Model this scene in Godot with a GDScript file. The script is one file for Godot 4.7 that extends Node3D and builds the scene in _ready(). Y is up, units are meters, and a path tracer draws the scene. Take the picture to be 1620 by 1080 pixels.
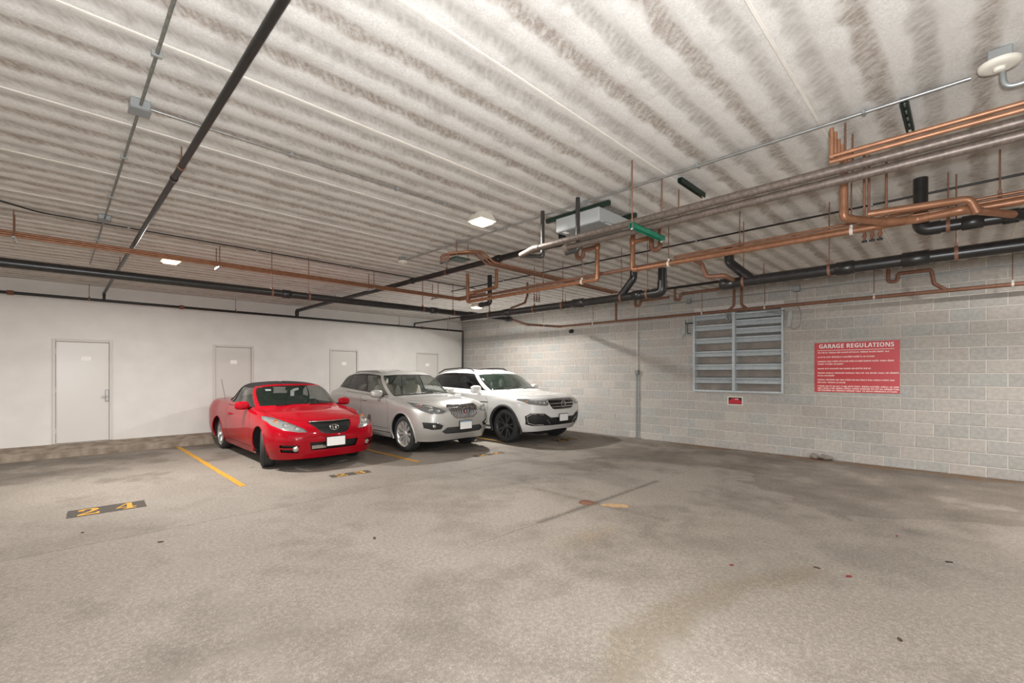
extends Node3D

const CEIL := 3.354
const ROOM_X := -17.0     # the garage runs from x = -17 to the block wall at x = 0
const LAMP := 13.0
const ROOM_Z := 21.0      # and from the white wall at z = 0 to z = 21

var M := {}
var taken := {}


func _ready() -> void:
	# camera, level, lens shifted up
	var cam := Camera3D.new()
	cam.name = "camera"
	cam.projection = Camera3D.PROJECTION_FRUSTUM
	cam.near = 0.05
	cam.far = 100.0
	cam.size = 0.05 * 1080.0 / 720.135
	cam.frustum_offset = Vector2(0.0, 0.05 * 49.5 / 720.135)
	cam.position = Vector3(-10.02, 1.60, 12.48)
	cam.rotation_degrees = Vector3(0, -45.078, 0)
	add_child(cam)
	cam.make_current()
	# air: a closed garage, nothing but its lamps and the photographer's flash
	var we := WorldEnvironment.new()
	we.name = "environment"
	var env := Environment.new()
	env.background_mode = Environment.BG_COLOR
	env.background_color = Color(0.02, 0.02, 0.02)
	env.tonemap_mode = Environment.TONE_MAPPER_LINEAR
	env.tonemap_exposure = 1.12
	env.sdfgi_enabled = true
	env.ssao_enabled = true
	env.ssil_enabled = true
	we.environment = env
	add_child(we)
	# the flash on the photographer's camera, a little above the lens
	var flash := OmniLight3D.new()
	flash.name = "camera_flash"
	flash.position = Vector3(-10.02 + 0.06, 1.60 + 0.14, 12.48 + 0.06)
	flash.light_color = Color(0.97, 0.985, 1.0)
	flash.light_energy = 13.5
	flash.light_size = 0.05
	flash.omni_range = 40.0
	flash.omni_attenuation = 2.0
	flash.shadow_enabled = true
	add_child(flash)
	build_materials()
	build_structure()
	build_fixtures()
	build_pipes()
	build_cars()
	build_details()


# ------------------------------------------------------------------ helpers

class MB:
	var v := PackedVector3Array()
	var n := PackedVector3Array()
	var uv := PackedVector2Array()
	var uv2 := PackedVector2Array()

	func tri(a: Vector3, b: Vector3, c: Vector3, na: Vector3, nb: Vector3, nc: Vector3, ua := Vector2.ZERO, ub := Vector2.ZERO, uc := Vector2.ZERO) -> void:
		if (b - a).cross(c - a).dot(na + nb + nc) > 0.0:
			v.append_array([a, c, b])
			n.append_array([na, nc, nb])
			uv.append_array([ua, uc, ub])
		else:
			v.append_array([a, b, c])
			n.append_array([na, nb, nc])
			uv.append_array([ua, ub, uc])

	func quad(a: Vector3, b: Vector3, c: Vector3, d: Vector3, nn: Vector3, ua := Vector2.ZERO, ub := Vector2.ZERO, uc := Vector2.ZERO, ud := Vector2.ZERO) -> void:
		tri(a, b, c, nn, nn, nn, ua, ub, uc)
		tri(a, c, d, nn, nn, nn, ua, uc, ud)

	# a box with chamfered edges, turned and moved by t
	func box(t: Transform3D, size: Vector3, ch := 0.0) -> void:
		var h := size / 2.0
		ch = minf(ch, minf(h.x, minf(h.y, h.z)) * 0.98)
		for ax in 3:
			var a1 := (ax + 1) % 3
			var a2 := (ax + 2) % 3
			for s in [-1.0, 1.0]:
				var nn := Vector3.ZERO
				nn[ax] = s
				var p := []
				for k in [[-1, -1], [1, -1], [1, 1], [-1, 1]]:
					var q := Vector3.ZERO
					q[ax] = s * h[ax]
					q[a1] = k[0] * (h[a1] - ch)
					q[a2] = k[1] * (h[a2] - ch)
					p.append(t * q)
				quad(p[0], p[1], p[2], p[3], (t.basis * nn).normalized())
		if ch <= 0.0:
			return
		for ax in 3:                       # the twelve edges
			var a1 := (ax + 1) % 3
			var a2 := (ax + 2) % 3
			for s1 in [-1.0, 1.0]:
				for s2 in [-1.0, 1.0]:
					var p := []
					for k in [[-1, 0], [1, 0], [1, 1], [-1, 1]]:
						var q := Vector3.ZERO
						q[ax] = k[0] * (h[ax] - ch)
						q[a1] = s1 * (h[a1] - (ch if k[1] == 1 else 0.0))
						q[a2] = s2 * (h[a2] - (0.0 if k[1] == 1 else ch))
						p.append(t * q)
					var nn := Vector3.ZERO
					nn[a1] = s1
					nn[a2] = s2
					quad(p[0], p[1], p[2], p[3], (t.basis * nn).normalized())
		for sx in [-1.0, 1.0]:
			for sy in [-1.0, 1.0]:
				for sz in [-1.0, 1.0]:
					var nn := (t.basis * Vector3(sx, sy, sz)).normalized()
					tri(t * Vector3(sx * h.x, sy * (h.y - ch), sz * (h.z - ch)), t * Vector3(sx * (h.x - ch), sy * h.y, sz * (h.z - ch)), t * Vector3(sx * (h.x - ch), sy * (h.y - ch), sz * h.z), nn, nn, nn)

	# a round tube through pts
	func tube(pts: PackedVector3Array, r: float, seg := 12, caps := true) -> void:
		var k := pts.size()
		if k < 2:
			return
		var up := Vector3.ZERO
		var last := PackedVector3Array()
		var lastn := PackedVector3Array()
		for i in k:
			var d := Vector3.ZERO
			if i > 0:
				d += (pts[i] - pts[i - 1]).normalized()
			if i < k - 1:
				d += (pts[i + 1] - pts[i]).normalized()
			d = d.normalized()
			if i == 0:
				up = d.cross(Vector3.UP if absf(d.y) < 0.9 else Vector3.RIGHT).normalized()
			else:
				up = (up - d * up.dot(d)).normalized()
			var side := d.cross(up)
			var ring := PackedVector3Array()
			var rn := PackedVector3Array()
			for j in seg:
				var a := TAU * j / seg
				var q := up * cos(a) + side * sin(a)
				rn.append(q)
				ring.append(pts[i] + q * r)
			if i > 0:
				for j in seg:
					var j2 := (j + 1) % seg
					tri(last[j], last[j2], ring[j2], lastn[j], lastn[j2], rn[j2])
					tri(last[j], ring[j2], ring[j], lastn[j], rn[j2], rn[j])
			if caps and (i == 0 or i == k - 1):
				var cn := -d if i == 0 else d
				for j in seg:
					tri(pts[i], ring[j], ring[(j + 1) % seg], cn, cn, cn)
			last = ring
			lastn = rn

	# a profile of (radius, height) points turned about the local y axis of t
	func lathe(t: Transform3D, prof: PackedVector2Array, seg := 24, sharp := false) -> void:
		var k := prof.size()
		for i in k - 1:
			var p0 := prof[i]
			var p1 := prof[i + 1]
			var d := (p1 - p0).normalized()
			var n0 := Vector2(d.y, -d.x)
			var n1 := n0
			if not sharp:
				if i > 0:
					var e := (p0 - prof[i - 1]).normalized()
					var m := Vector2(e.y, -e.x)
					if m.dot(n0) > 0.5:
						n0 = (n0 + m).normalized()
				if i < k - 2:
					var e2 := (prof[i + 2] - p1).normalized()
					var m2 := Vector2(e2.y, -e2.x)
					if m2.dot(n1) > 0.5:
						n1 = (n1 + m2).normalized()
			for j in seg:
				var a0 := TAU * j / seg
				var a1 := TAU * (j + 1) / seg
				var c0 := Vector3(cos(a0), 0, sin(a0))
				var c1 := Vector3(cos(a1), 0, sin(a1))
				var A := t * (c0 * p0.x + Vector3.UP * p0.y)
				var B := t * (c1 * p0.x + Vector3.UP * p0.y)
				var C := t * (c1 * p1.x + Vector3.UP * p1.y)
				var D := t * (c0 * p1.x + Vector3.UP * p1.y)
				var nA := (t.basis * (c0 * n0.x + Vector3.UP * n0.y)).normalized()
				var nB := (t.basis * (c1 * n0.x + Vector3.UP * n0.y)).normalized()
				var nC := (t.basis * (c1 * n1.x + Vector3.UP * n1.y)).normalized()
				var nD := (t.basis * (c0 * n1.x + Vector3.UP * n1.y)).normalized()
				if p0.x > 1e-5:
					tri(A, B, C, nA, nB, nC)
				if p1.x > 1e-5:
					tri(A, C, D, nA, nC, nD)

	# an outline in the local xy plane of t, pushed out to depth along z (both ends closed)
	func prism(t: Transform3D, outline: PackedVector2Array, depth: float) -> void:
		var ix := Geometry2D.triangulate_polygon(outline)
		var zn := (t.basis * Vector3.BACK).normalized()
		for i in range(0, ix.size(), 3):
			var a := outline[ix[i]]
			var b := outline[ix[i + 1]]
			var c := outline[ix[i + 2]]
			tri(t * Vector3(a.x, a.y, depth), t * Vector3(b.x, b.y, depth), t * Vector3(c.x, c.y, depth), zn, zn, zn)
			tri(t * Vector3(a.x, a.y, 0), t * Vector3(b.x, b.y, 0), t * Vector3(c.x, c.y, 0), -zn, -zn, -zn)
		var turn := 1.0 if not Geometry2D.is_polygon_clockwise(outline) else -1.0
		var k := outline.size()
		for i in k:
			var a := outline[i]
			var b := outline[(i + 1) % k]
			var e := (b - a).normalized() * turn
			var nn := (t.basis * Vector3(e.y, -e.x, 0)).normalized()
			quad(t * Vector3(a.x, a.y, 0), t * Vector3(b.x, b.y, 0), t * Vector3(b.x, b.y, depth), t * Vector3(a.x, a.y, depth), nn)

	func ball(c: Vector3, r: Vector3, rings := 10, seg := 16) -> void:
		for i in rings:
			for j in seg:
				var q := []
				for k in [[0, 0], [0, 1], [1, 1], [1, 0]]:
					var th: float = PI * (i + k[0]) / rings
					var ph: float = TAU * (j + k[1]) / seg
					q.append(Vector3(sin(th) * cos(ph), cos(th), sin(th) * sin(ph)))
				var nn := []
				for u in q:
					nn.append(Vector3(u.x / r.x, u.y / r.y, u.z / r.z).normalized())
				if i > 0:
					tri(c + q[0] * r, c + q[1] * r, c + q[2] * r, nn[0], nn[1], nn[2])
				if i < rings - 1:
					tri(c + q[0] * r, c + q[2] * r, c + q[3] * r, nn[0], nn[2], nn[3])

	func mesh() -> ArrayMesh:
		var a := []
		a.resize(Mesh.ARRAY_MAX)
		a[Mesh.ARRAY_VERTEX] = v
		a[Mesh.ARRAY_NORMAL] = n
		a[Mesh.ARRAY_TEX_UV] = uv
		if uv2.size() == v.size():
			a[Mesh.ARRAY_TEX_UV2] = uv2
		var m := ArrayMesh.new()
		m.add_surface_from_arrays(Mesh.PRIMITIVE_TRIANGLES, a)
		return m


func numbered(called: String) -> String:
	var k: int = taken.get(called, 0)
	taken[called] = k + 1
	return called if k == 0 else "%s_%03d" % [called, k]


func put(b: MB, called: String, m: Material, parent: Node = self) -> MeshInstance3D:
	return put_mesh(b.mesh(), called, m, parent)


func put_mesh(mesh: Mesh, called: String, m: Material, parent: Node = self) -> MeshInstance3D:
	var o := MeshInstance3D.new()
	o.mesh = mesh
	o.material_override = m
	if parent == self:
		o.name = numbered(called)
		add_child(o)
	else:
		o.name = called
		parent.add_child(o, true)
	return o


func thing(called: String, label: String, category: String, at := Vector3.ZERO, group := "") -> Node3D:
	var o := Node3D.new()
	o.name = numbered(called)
	add_child(o)
	o.position = at
	tag(o, label, category, group)
	return o


func tag(o: Node, label: String, category: String, group := "") -> void:
	o.set_meta("label", label)
	o.set_meta("category", category)
	if group:
		o.set_meta("group", group)


func structure(o: Node, label := "") -> Node:
	o.set_meta("kind", "structure")
	if label:
		o.set_meta("label", label)
	return o


func T(p: Vector3, b := Basis.IDENTITY) -> Transform3D:
	return Transform3D(b, p)


# a transform whose local y axis runs along d
func along(p: Vector3, d: Vector3) -> Transform3D:
	var y := d.normalized()
	var x := y.cross(Vector3.UP if absf(y.y) < 0.9 else Vector3.RIGHT).normalized()
	return Transform3D(Basis(x, y, x.cross(y)), p)


# rounds the corners of a polyline with bends of radius r
func bent(pts: Array, r: float, steps := 6) -> PackedVector3Array:
	var out := PackedVector3Array([pts[0]])
	for i in range(1, pts.size() - 1):
		var p: Vector3 = pts[i]
		var a: Vector3 = pts[i - 1] - p
		var b: Vector3 = pts[i + 1] - p
		var ang := a.angle_to(b)
		var l := minf(r / tan(ang / 2.0), minf(a.length(), b.length()) * 0.49)
		var q0 := p + a.normalized() * l
		var q1 := p + b.normalized() * l
		for s in steps + 1:
			var t := float(s) / steps
			out.append(q0.lerp(p, t).lerp(p.lerp(q1, t), t))
	out.append(pts[-1])
	return out


func mat(c: Color, rough := 0.8, metal := 0.0) -> StandardMaterial3D:
	var m := StandardMaterial3D.new()
	m.albedo_color = c
	m.roughness = rough
	m.metallic = metal
	return m


func rgb(r: float, g: float, b: float) -> Color:
	return Color(r / 255.0, g / 255.0, b / 255.0)


func noise(sd: int, freq: float, octaves := 4) -> FastNoiseLite:
	var f := FastNoiseLite.new()
	f.seed = sd
	f.noise_type = FastNoiseLite.TYPE_SIMPLEX_SMOOTH
	f.frequency = freq
	f.fractal_octaves = octaves
	return f


# a seamless mottling between two colours for triplanar use
func mottle(sd: int, c0: Color, c1: Color, freq := 0.02, size := 256) -> NoiseTexture2D:
	var t := NoiseTexture2D.new()
	t.width = size
	t.height = size
	t.seamless = true
	t.noise = noise(sd, freq, 5)
	var g := Gradient.new()
	g.set_color(0, c0)
	g.set_color(1, c1)
	t.color_ramp = g
	return t


func mottled(sd: int, c0: Color, c1: Color, scale: float, rough := 0.85, metal := 0.0, freq := 0.02) -> StandardMaterial3D:
	var m := mat(Color.WHITE, rough, metal)
	m.albedo_texture = mottle(sd, c0, c1, freq)
	m.uv1_triplanar = true
	m.uv1_world_triplanar = true
	m.uv1_scale = Vector3.ONE * scale
	return m


func glass(c: Color, a: float) -> StandardMaterial3D:
	var m := mat(Color(c.r, c.g, c.b, a), 0.02)
	m.transparency = BaseMaterial3D.TRANSPARENCY_ALPHA
	m.metallic_specular = 0.5
	return m

# ------------------------------------------------------------------ materials

func build_materials() -> void:
	M.white_wall = mottled(11, rgb(216, 213, 208), rgb(225, 222, 217), 0.35, 0.5)
	M.door_paint = mat(rgb(213, 209, 203), 0.28)
	M.frame_paint = mat(rgb(208, 203, 198), 0.5)
	M.mortar = mottled(12, rgb(206, 200, 192), rgb(222, 216, 208), 2.0, 0.95)
	M.block = []
	var tones := [[179, 174, 168], [176, 173, 168], [183, 177, 170], [172, 170, 165], [186, 180, 173], [179, 172, 165], [176, 175, 171]]
	for i in tones.size():
		var c: Array = tones[i]
		M.block.append(mottled(20 + i, rgb(c[0] - 10, c[1] - 10, c[2] - 10), rgb(c[0] + 10, c[1] + 10, c[2] + 10), 1.6, 0.95, 0.0, 0.03))
	M.concrete_dark = mottled(30, rgb(84, 77, 69), rgb(120, 110, 99), 0.8, 0.95)
	M.curb = mottled(31, rgb(108, 96, 84), rgb(168, 156, 140), 0.5, 0.95, 0.0, 0.03)
	M.joint_caulk = mottled(32, rgb(208, 202, 193), rgb(224, 218, 209), 1.0, 0.9)
	M.black_iron = mottled(40, rgb(15, 14, 13), rgb(32, 29, 27), 3.0, 0.38)
	M.cast_iron = mottled(41, rgb(26, 25, 25), rgb(46, 44, 43), 2.0, 0.34)
	M.copper = mottled(42, rgb(138, 96, 71), rgb(168, 121, 92), 2.0, 0.42, 0.45)
	M.copper_dull = mottled(43, rgb(116, 82, 66), rgb(144, 104, 84), 2.0, 0.55, 0.3)
	M.steel = mottled(44, rgb(150, 150, 148), rgb(178, 178, 176), 3.0, 0.38, 0.7)
	M.steel_brown = mottled(45, rgb(88, 78, 71), rgb(128, 115, 106), 5.0, 0.45, 0.4)
	M.iron_dark = mottled(54, rgb(52, 50, 48), rgb(74, 71, 68), 4.0, 0.35, 0.3)
	M.steel_dull = mottled(55, rgb(104, 106, 100), rgb(134, 136, 129), 4.0, 0.45, 0.4)
	M.zinc = mat(rgb(168, 172, 172), 0.4, 0.6)
	M.green_paint = mottled(46, rgb(22, 104, 78), rgb(38, 128, 98), 2.0, 0.5)
	M.dark_green = mat(rgb(28, 46, 36), 0.5)
	M.box_grey = mat(rgb(176, 178, 176), 0.5)
	M.box_lid = mat(rgb(128, 130, 130), 0.5)
	M.plastic_white = mat(rgb(220, 214, 202), 0.5)
	M.label_white = mat(rgb(250, 248, 244), 0.6)
	M.dark_plastic = mat(rgb(26, 26, 27), 0.4)
	M.tape = mat(rgb(214, 206, 196), 0.7)
	M.louver = mottled(47, rgb(186, 195, 199), rgb(206, 214, 218), 1.5, 0.45, 0.15)
	M.louver_back = mottled(48, rgb(136, 128, 121), rgb(160, 152, 144), 0.6, 0.8)
	M.yellow = mottled(49, rgb(178, 128, 34), rgb(206, 156, 54), 1.2, 0.8, 0.0, 0.05)
	M.black_paint = mottled(50, rgb(58, 52, 46), rgb(80, 73, 66), 1.2, 0.85, 0.0, 0.05)
	M.iron_rust = mottled(51, rgb(96, 62, 44), rgb(140, 96, 70), 4.0, 0.8)


# ------------------------------------------------------------------ the garage

const BAY_EDGE := 6.69

func floor_maps() -> Array:
	# the coarse map: one picture of the whole floor, 17 m by 21 m
	var w := 816
	var h := 1008
	var img := Image.create(w, h, false, Image.FORMAT_RGB8)
	var n1 := noise(101, 0.9, 5)
	var n2 := noise(102, 0.35, 4)
	var n3 := noise(103, 3.2, 4)
	var n4 := noise(104, 0.22, 3)
	var lane := Vector3(0.605, 0.573, 0.538)
	var bay := Vector3(0.575, 0.545, 0.510)
	var dirt_shade := Vector3(0.430, 0.398, 0.365)
	var pale := Vector3(0.675, 0.645, 0.610)
	var rust := Vector3(0.56, 0.43, 0.31)
	var trail := PackedVector2Array([Vector2(-5.71, 11.62), Vector2(-6.05, 11.45), Vector2(-6.39, 11.25), Vector2(-6.67, 11.17), Vector2(-7.05, 11.11), Vector2(-7.32, 11.09), Vector2(-7.58, 11.09), Vector2(-7.76, 11.13), Vector2(-7.96, 11.19)])
	for j in h:
		var z := (j + 0.5) / h * ROOM_Z
		for i in w:
			var x := ROOM_X + (i + 0.5) / w * -ROOM_X
			var a := n1.get_noise_2d(x, z)
			var b := n2.get_noise_2d(x, z * 0.6)
			var c := n3.get_noise_2d(x, z)
			var e := n4.get_noise_2d(x * 0.8, z)
			var col := lane if z > BAY_EDGE else bay
			col = col.lerp(pale, clampf(0.28 + b * 0.9 + a * 0.3, 0.0, 0.75))
			# tyre dirt lies in ragged patches all over the floor
			var amount := 0.10 + a * 0.50 + e * 0.40 + c * 0.18
			# ragged grime in the bays; along the block wall, stains plus painted-in shade
			var spot := a * 0.8 + b * 0.5 + e * 0.6 + c * 0.22
			var worn := 0.75
			if z < 4.4 + b * 1.5:
				worn = 0.10
			elif x > -3.1 + b * 2.2 and z > 5.4 + a:
				worn = -0.30  # weaker light beside the block wall, put into the colour as dark patches
			amount += 0.34 * smoothstep(worn - 0.22, worn + 0.22, spot)
			# the two tyre paths of the lane
			for px in [[-3.4, 10.1], [-7.4, 8.1]]:
				var dd: float = absf(z - px[1] + b * 0.8) / 0.55
				if dd < 1.0:
					amount += 0.16 * (1.0 - dd) * clampf(0.6 + c * 1.4, 0.0, 1.0)
			# damp dark lines where water runs to the drain along the joints
			var jx := absf(x + 5.34) + c * 0.03
			if jx < 0.09 and z > 8.3 and z < 10.2:
				amount += 0.35 * (1.0 - jx / 0.09)
			var jz := absf(z - 9.25) + c * 0.03
			if jz < 0.07 and x > -6.4 and x < -3.7:
				amount += 0.75 * (1.0 - jz / 0.07)
			# oil below the red car
			var oil := Vector2((x + 6.75) / 0.55, (z - 4.75) / 0.16).length() + c * 0.5
			if oil < 1.0:
				amount += 0.7 * (1.0 - oil)
			amount = clampf(amount, 0.0, 0.9)
			col = col.lerp(dirt_shade, amount)
			# flakes of rust-coloured dirt lying at the foot of the block wall
			if x > -0.34 and z > 7.6:
				var flake := c * 0.9 + a * 0.5 + (0.34 if x > -0.17 + c * 0.2 else -0.12)
				col = col.lerp(rust, 0.8 * smoothstep(0.0, 0.25, flake))
			# the olive trail of a leak across the lane
			if x > -9.2 and x < -4.8 and z > 10.8 and z < 13.4:
				var near := 1e9
				for k in trail.size() - 1:
					near = minf(near, Geometry2D.get_closest_point_to_segment(Vector2(x, z), trail[k], trail[k + 1]).distance_to(Vector2(x, z)))
				near += c * 0.10 + a * 0.09
				col = col.lerp(Vector3(0.50, 0.44, 0.35), 0.36 * (1.0 - smoothstep(0.02, 0.20, near)))
			for sp in [[-4.3, 12.9, 0.22, 0.1], [-6.35, 9.9, 0.5, 0.22]]:
				var dd2 := Vector2((x - sp[0]) / sp[2], (z - sp[1]) / sp[3]).length() + a * 0.6 + c * 0.5
				if dd2 < 1.0:
					col = col.lerp(Vector3(0.56, 0.48, 0.38), 0.4 * (1.0 - dd2))
			img.set_pixel(i, j, Color(col.x, col.y, col.z))
	# the fine map: exposed sand and pebbles, 1.7 m to the repeat
	var k := 640
	var fine := Image.create(k, k, false, Image.FORMAT_RGB8)
	var f1 := noise(111, 0.055, 3).get_seamless_image(k, k, false, false, 0.2)
	var f2 := noise(112, 0.16, 2).get_seamless_image(k, k, false, false, 0.2)
	var f3 := noise(113, 0.35, 1).get_seamless_image(k, k, false, false, 0.2)
	for j in k:
		for i in k:
			var a := f1.get_pixel(i, j).r - 0.5
			var b := f2.get_pixel(i, j).r - 0.5
			var c := f3.get_pixel(i, j).r - 0.5
			var g := 0.88 + a * 0.16 + b * 0.15 + c * 0.10
			if b + a * 0.6 > 0.24:
				g += 0.07
			if b - a * 0.4 < -0.27:
				g -= 0.06
			g = clampf(g, 0.0, 1.0)
			fine.set_pixel(i, j, Color(g, g * 0.99, g * 0.975))
	return [ImageTexture.create_from_image(img), ImageTexture.create_from_image(fine)]


func build_structure() -> void:
	# --- floor: slabs with open joints on a dark bed
	var b := MB.new()
	b.box(T(Vector3(ROOM_X / 2, -0.17, ROOM_Z / 2)), Vector3(-ROOM_X + 0.4, 0.3, ROOM_Z + 0.4))
	var fl := put(b, "floor", M.concrete_dark)
	structure(fl, "stained concrete garage floor cast in slabs")
	var maps := floor_maps()
	M.slab = mat(Color.WHITE, 0.78)
	M.slab.albedo_texture = maps[0]
	M.slab.detail_enabled = true
	M.slab.detail_albedo = maps[1]
	M.slab.detail_blend_mode = BaseMaterial3D.BLEND_MODE_MUL
	M.slab.detail_uv_layer = BaseMaterial3D.DETAIL_UV_2
	M.slab.albedo_color = Color(1, 1, 1)
	var g := 0.006
	var rows := [[0.0, BAY_EDGE, [ROOM_X, -12.0, 0.0]], [BAY_EDGE, 9.25, [ROOM_X, -12.2, -5.34, 0.0]], [9.25, 14.2, [ROOM_X, -12.2, -5.34, 0.0]], [14.2, ROOM_Z, [ROOM_X, -10.0, 0.0]]]
	for r in rows:
		var xs: Array = r[2]
		for i in xs.size() - 1:
			slab(fl, xs[i] + g / 2, xs[i + 1] - g / 2, r[0] + g / 2, r[1] - g / 2)

	# --- ceiling: hollow planks 1.155 m wide that run along x, caulked joints between them
	b = MB.new()
	b.box(T(Vector3(ROOM_X / 2, CEIL + 0.20, ROOM_Z / 2)), Vector3(-ROOM_X + 0.4, 0.3, ROOM_Z + 0.4))
	var ce := put(b, "ceiling", M.concrete_dark)
	structure(ce, "ceiling of rough concrete planks with pale caulked joints")
	var tex := plank_texture()
	M.plank = mat(Color.WHITE, 0.95)
	M.plank.albedo_texture = tex
	var z0 := 11.75 - 1.155 * 11
	var rng := RandomNumberGenerator.new()
	rng.seed = 7
	for k in 20:
		var za := z0 + 1.155 * k
		plank(ce, maxf(za, -0.1), minf(za + 1.155, ROOM_Z + 0.1), za, rng.randf())
	for k in range(1, 20):
		var z := z0 + 1.155 * k
		b = MB.new()
		b.box(T(Vector3(ROOM_X / 2, CEIL + 0.001, z)), Vector3(-ROOM_X, 0.010, 0.022 if k % 3 else 0.028), 0.004)
		put(b, "joint_caulk", M.joint_caulk, ce)

	# --- the white wall with its four doors
	var doors := [[-10.07, -9.19], [-7.42, -6.56], [-4.66, -3.82], [-1.86, -0.98]]
	var dt := 2.262
	var db := 0.218
	b = MB.new()
	var x := ROOM_X
	for d in doors:
		b.box(T(Vector3((x + d[0]) / 2, CEIL / 2, -0.12)), Vector3(d[0] - x, CEIL, 0.24))
		b.box(T(Vector3((d[0] + d[1]) / 2, (CEIL + dt) / 2, -0.12)), Vector3(d[1] - d[0], CEIL - dt, 0.24))
		b.box(T(Vector3((d[0] + d[1]) / 2, db / 2, -0.12)), Vector3(d[1] - d[0], db, 0.24))
		x = d[1]
	b.box(T(Vector3((x + 0.2) / 2, CEIL / 2, -0.12)), Vector3(0.2 - x, CEIL, 0.24))
	structure(put(b, "wall_left", M.white_wall), "smooth white painted wall with four doors")
	for i in 4:
		build_door(i, doors[i][0], doors[i][1], db, dt)

	# --- the raised walk along the white wall, sloping to a worn curb
	b = MB.new()
	var prof := [Vector2(0.0, 0.215), Vector2(0.40, 0.140), Vector2(0.425, 0.118), Vector2(0.435, 0.0)]
	for i in 3:
		var p: Vector2 = prof[i]
		var q: Vector2 = prof[i + 1]
		var nn := Vector3(0, q.x - p.x, p.y - q.y).normalized()
		b.quad(Vector3(ROOM_X, p.y, p.x), Vector3(0, p.y, p.x), Vector3(0, q.y, q.x), Vector3(ROOM_X, q.y, q.x), nn)
	structure(put(b, "trim_1", M.curb), "worn concrete curb along the foot of the white wall")

	# --- the block wall
	build_block_wall()

	# --- the walls behind and beside the photographer
	b = MB.new()
	b.box(T(Vector3(ROOM_X - 0.1, CEIL / 2, ROOM_Z / 2)), Vector3(0.2, CEIL, ROOM_Z + 0.4))
	structure(put(b, "wall_side", M.white_wall), "white painted side wall")
	b = MB.new()
	b.box(T(Vector3(ROOM_X / 2, CEIL / 2, ROOM_Z + 0.1)), Vector3(-ROOM_X + 0.4, CEIL, 0.2))
	structure(put(b, "wall_back", M.white_wall), "white painted back wall")


func slab(parent: Node, x0: float, x1: float, za: float, zb: float) -> void:
	var b := MB.new()
	var ch := 0.005
	var pts := [Vector3(x0, 0, za), Vector3(x1, 0, za), Vector3(x1, 0, zb), Vector3(x0, 0, zb)]
	var top := []
	for p in pts:
		top.append(Vector3(clampf(p.x, x0 + ch, x1 - ch), 0, clampf(p.z, za + ch, zb - ch)))
	b.quad(top[0], top[1], top[2], top[3], Vector3.UP)
	for i in 4:
		var j := (i + 1) % 4
		var nn: Vector3 = ((pts[i] + pts[j]) / 2.0 - (pts[0] + pts[2]) / 2.0)
		nn = Vector3(nn.x, 0, 0).normalized() if i % 2 == 1 else Vector3(0, 0, nn.z).normalized()
		var d := Vector3(0, -ch, 0)
		var e := Vector3(0, -0.03, 0)
		b.quad(top[i], top[j], pts[j] + d, pts[i] + d, (nn + Vector3.UP).normalized())
		b.quad(pts[i] + d, pts[j] + d, pts[j] + e, pts[i] + e, nn)
	for i in b.v.size():
		var p := b.v[i]
		b.uv[i] = Vector2((p.x - ROOM_X) / -ROOM_X, p.z / ROOM_Z)
		b.uv2.append(Vector2(p.x, p.z) / 1.7)
	put(b, "slab", M.slab, parent)


# rough streaked bands of cement left by the plank machine; 4.6 m along, one plank across
func plank_texture() -> ImageTexture:
	var w := 1380
	var h := 346
	var img := Image.create(w, h, false, Image.FORMAT_RGB8)
	var n1 := noise(201, 0.012, 4).get_seamless_image(w, h, false, false, 0.15)
	var n2 := noise(202, 0.075, 3).get_seamless_image(w, h, false, false, 0.15)
	var n3 := noise(203, 0.03, 4)
	var n5 := noise(205, 0.09, 3)
	var n4 := noise(204, 0.2, 2).get_seamless_image(w, h, false, false, 0.15)
	var pale := Vector3(0.820, 0.806, 0.785)
	var dark := Vector3(0.545, 0.518, 0.490)
	var warm := Vector3(0.555, 0.508, 0.466)
	for j in h:
		var v := (j + 0.5) / h
		for i in w:
			var a := n1.get_pixel(i, j).r - 0.5
			var c := n2.get_pixel(i, j).r - 0.5
			var e := n4.get_pixel(i, j).r - 0.5
			var s := n3.get_noise_2d(cos(TAU * i / w) * 60.0 + j * 0.9, sin(TAU * i / w) * 60.0 + j * 0.5)
			# five bands of rough cement on each plank, combed into wisps across the band
			var ph := v * 5.0 + a * 0.14 + s * 0.10
			var band := 0.5 - 0.5 * cos(TAU * ph)
			var idx := int(floor(v * 5.0))
			var weight: float = [0.60, 1.0, 0.74, 0.95, 0.66][clampi(idx, 0, 4)]
			var wisp := n5.get_noise_2d(i * 0.9 + j * 0.55, j * 0.35)
			var rough := smoothstep(0.20, 1.0, band + c * 0.22 + a * 0.25)
			var amt := rough * weight * (0.58 + wisp * 0.40 + c * 0.45 + e * 0.7)
			amt += maxf(0.0, a * 0.35)
			var col := pale.lerp(warm if idx == 1 or idx == 3 else dark, clampf(amt, 0.0, 0.95))
			col *= 1.0 + e * 0.12 + c * 0.06
			img.set_pixel(i, j, Color(clampf(col.x, 0, 1), clampf(col.y, 0, 1), clampf(col.z, 0, 1)))
	return ImageTexture.create_from_image(img)


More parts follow.
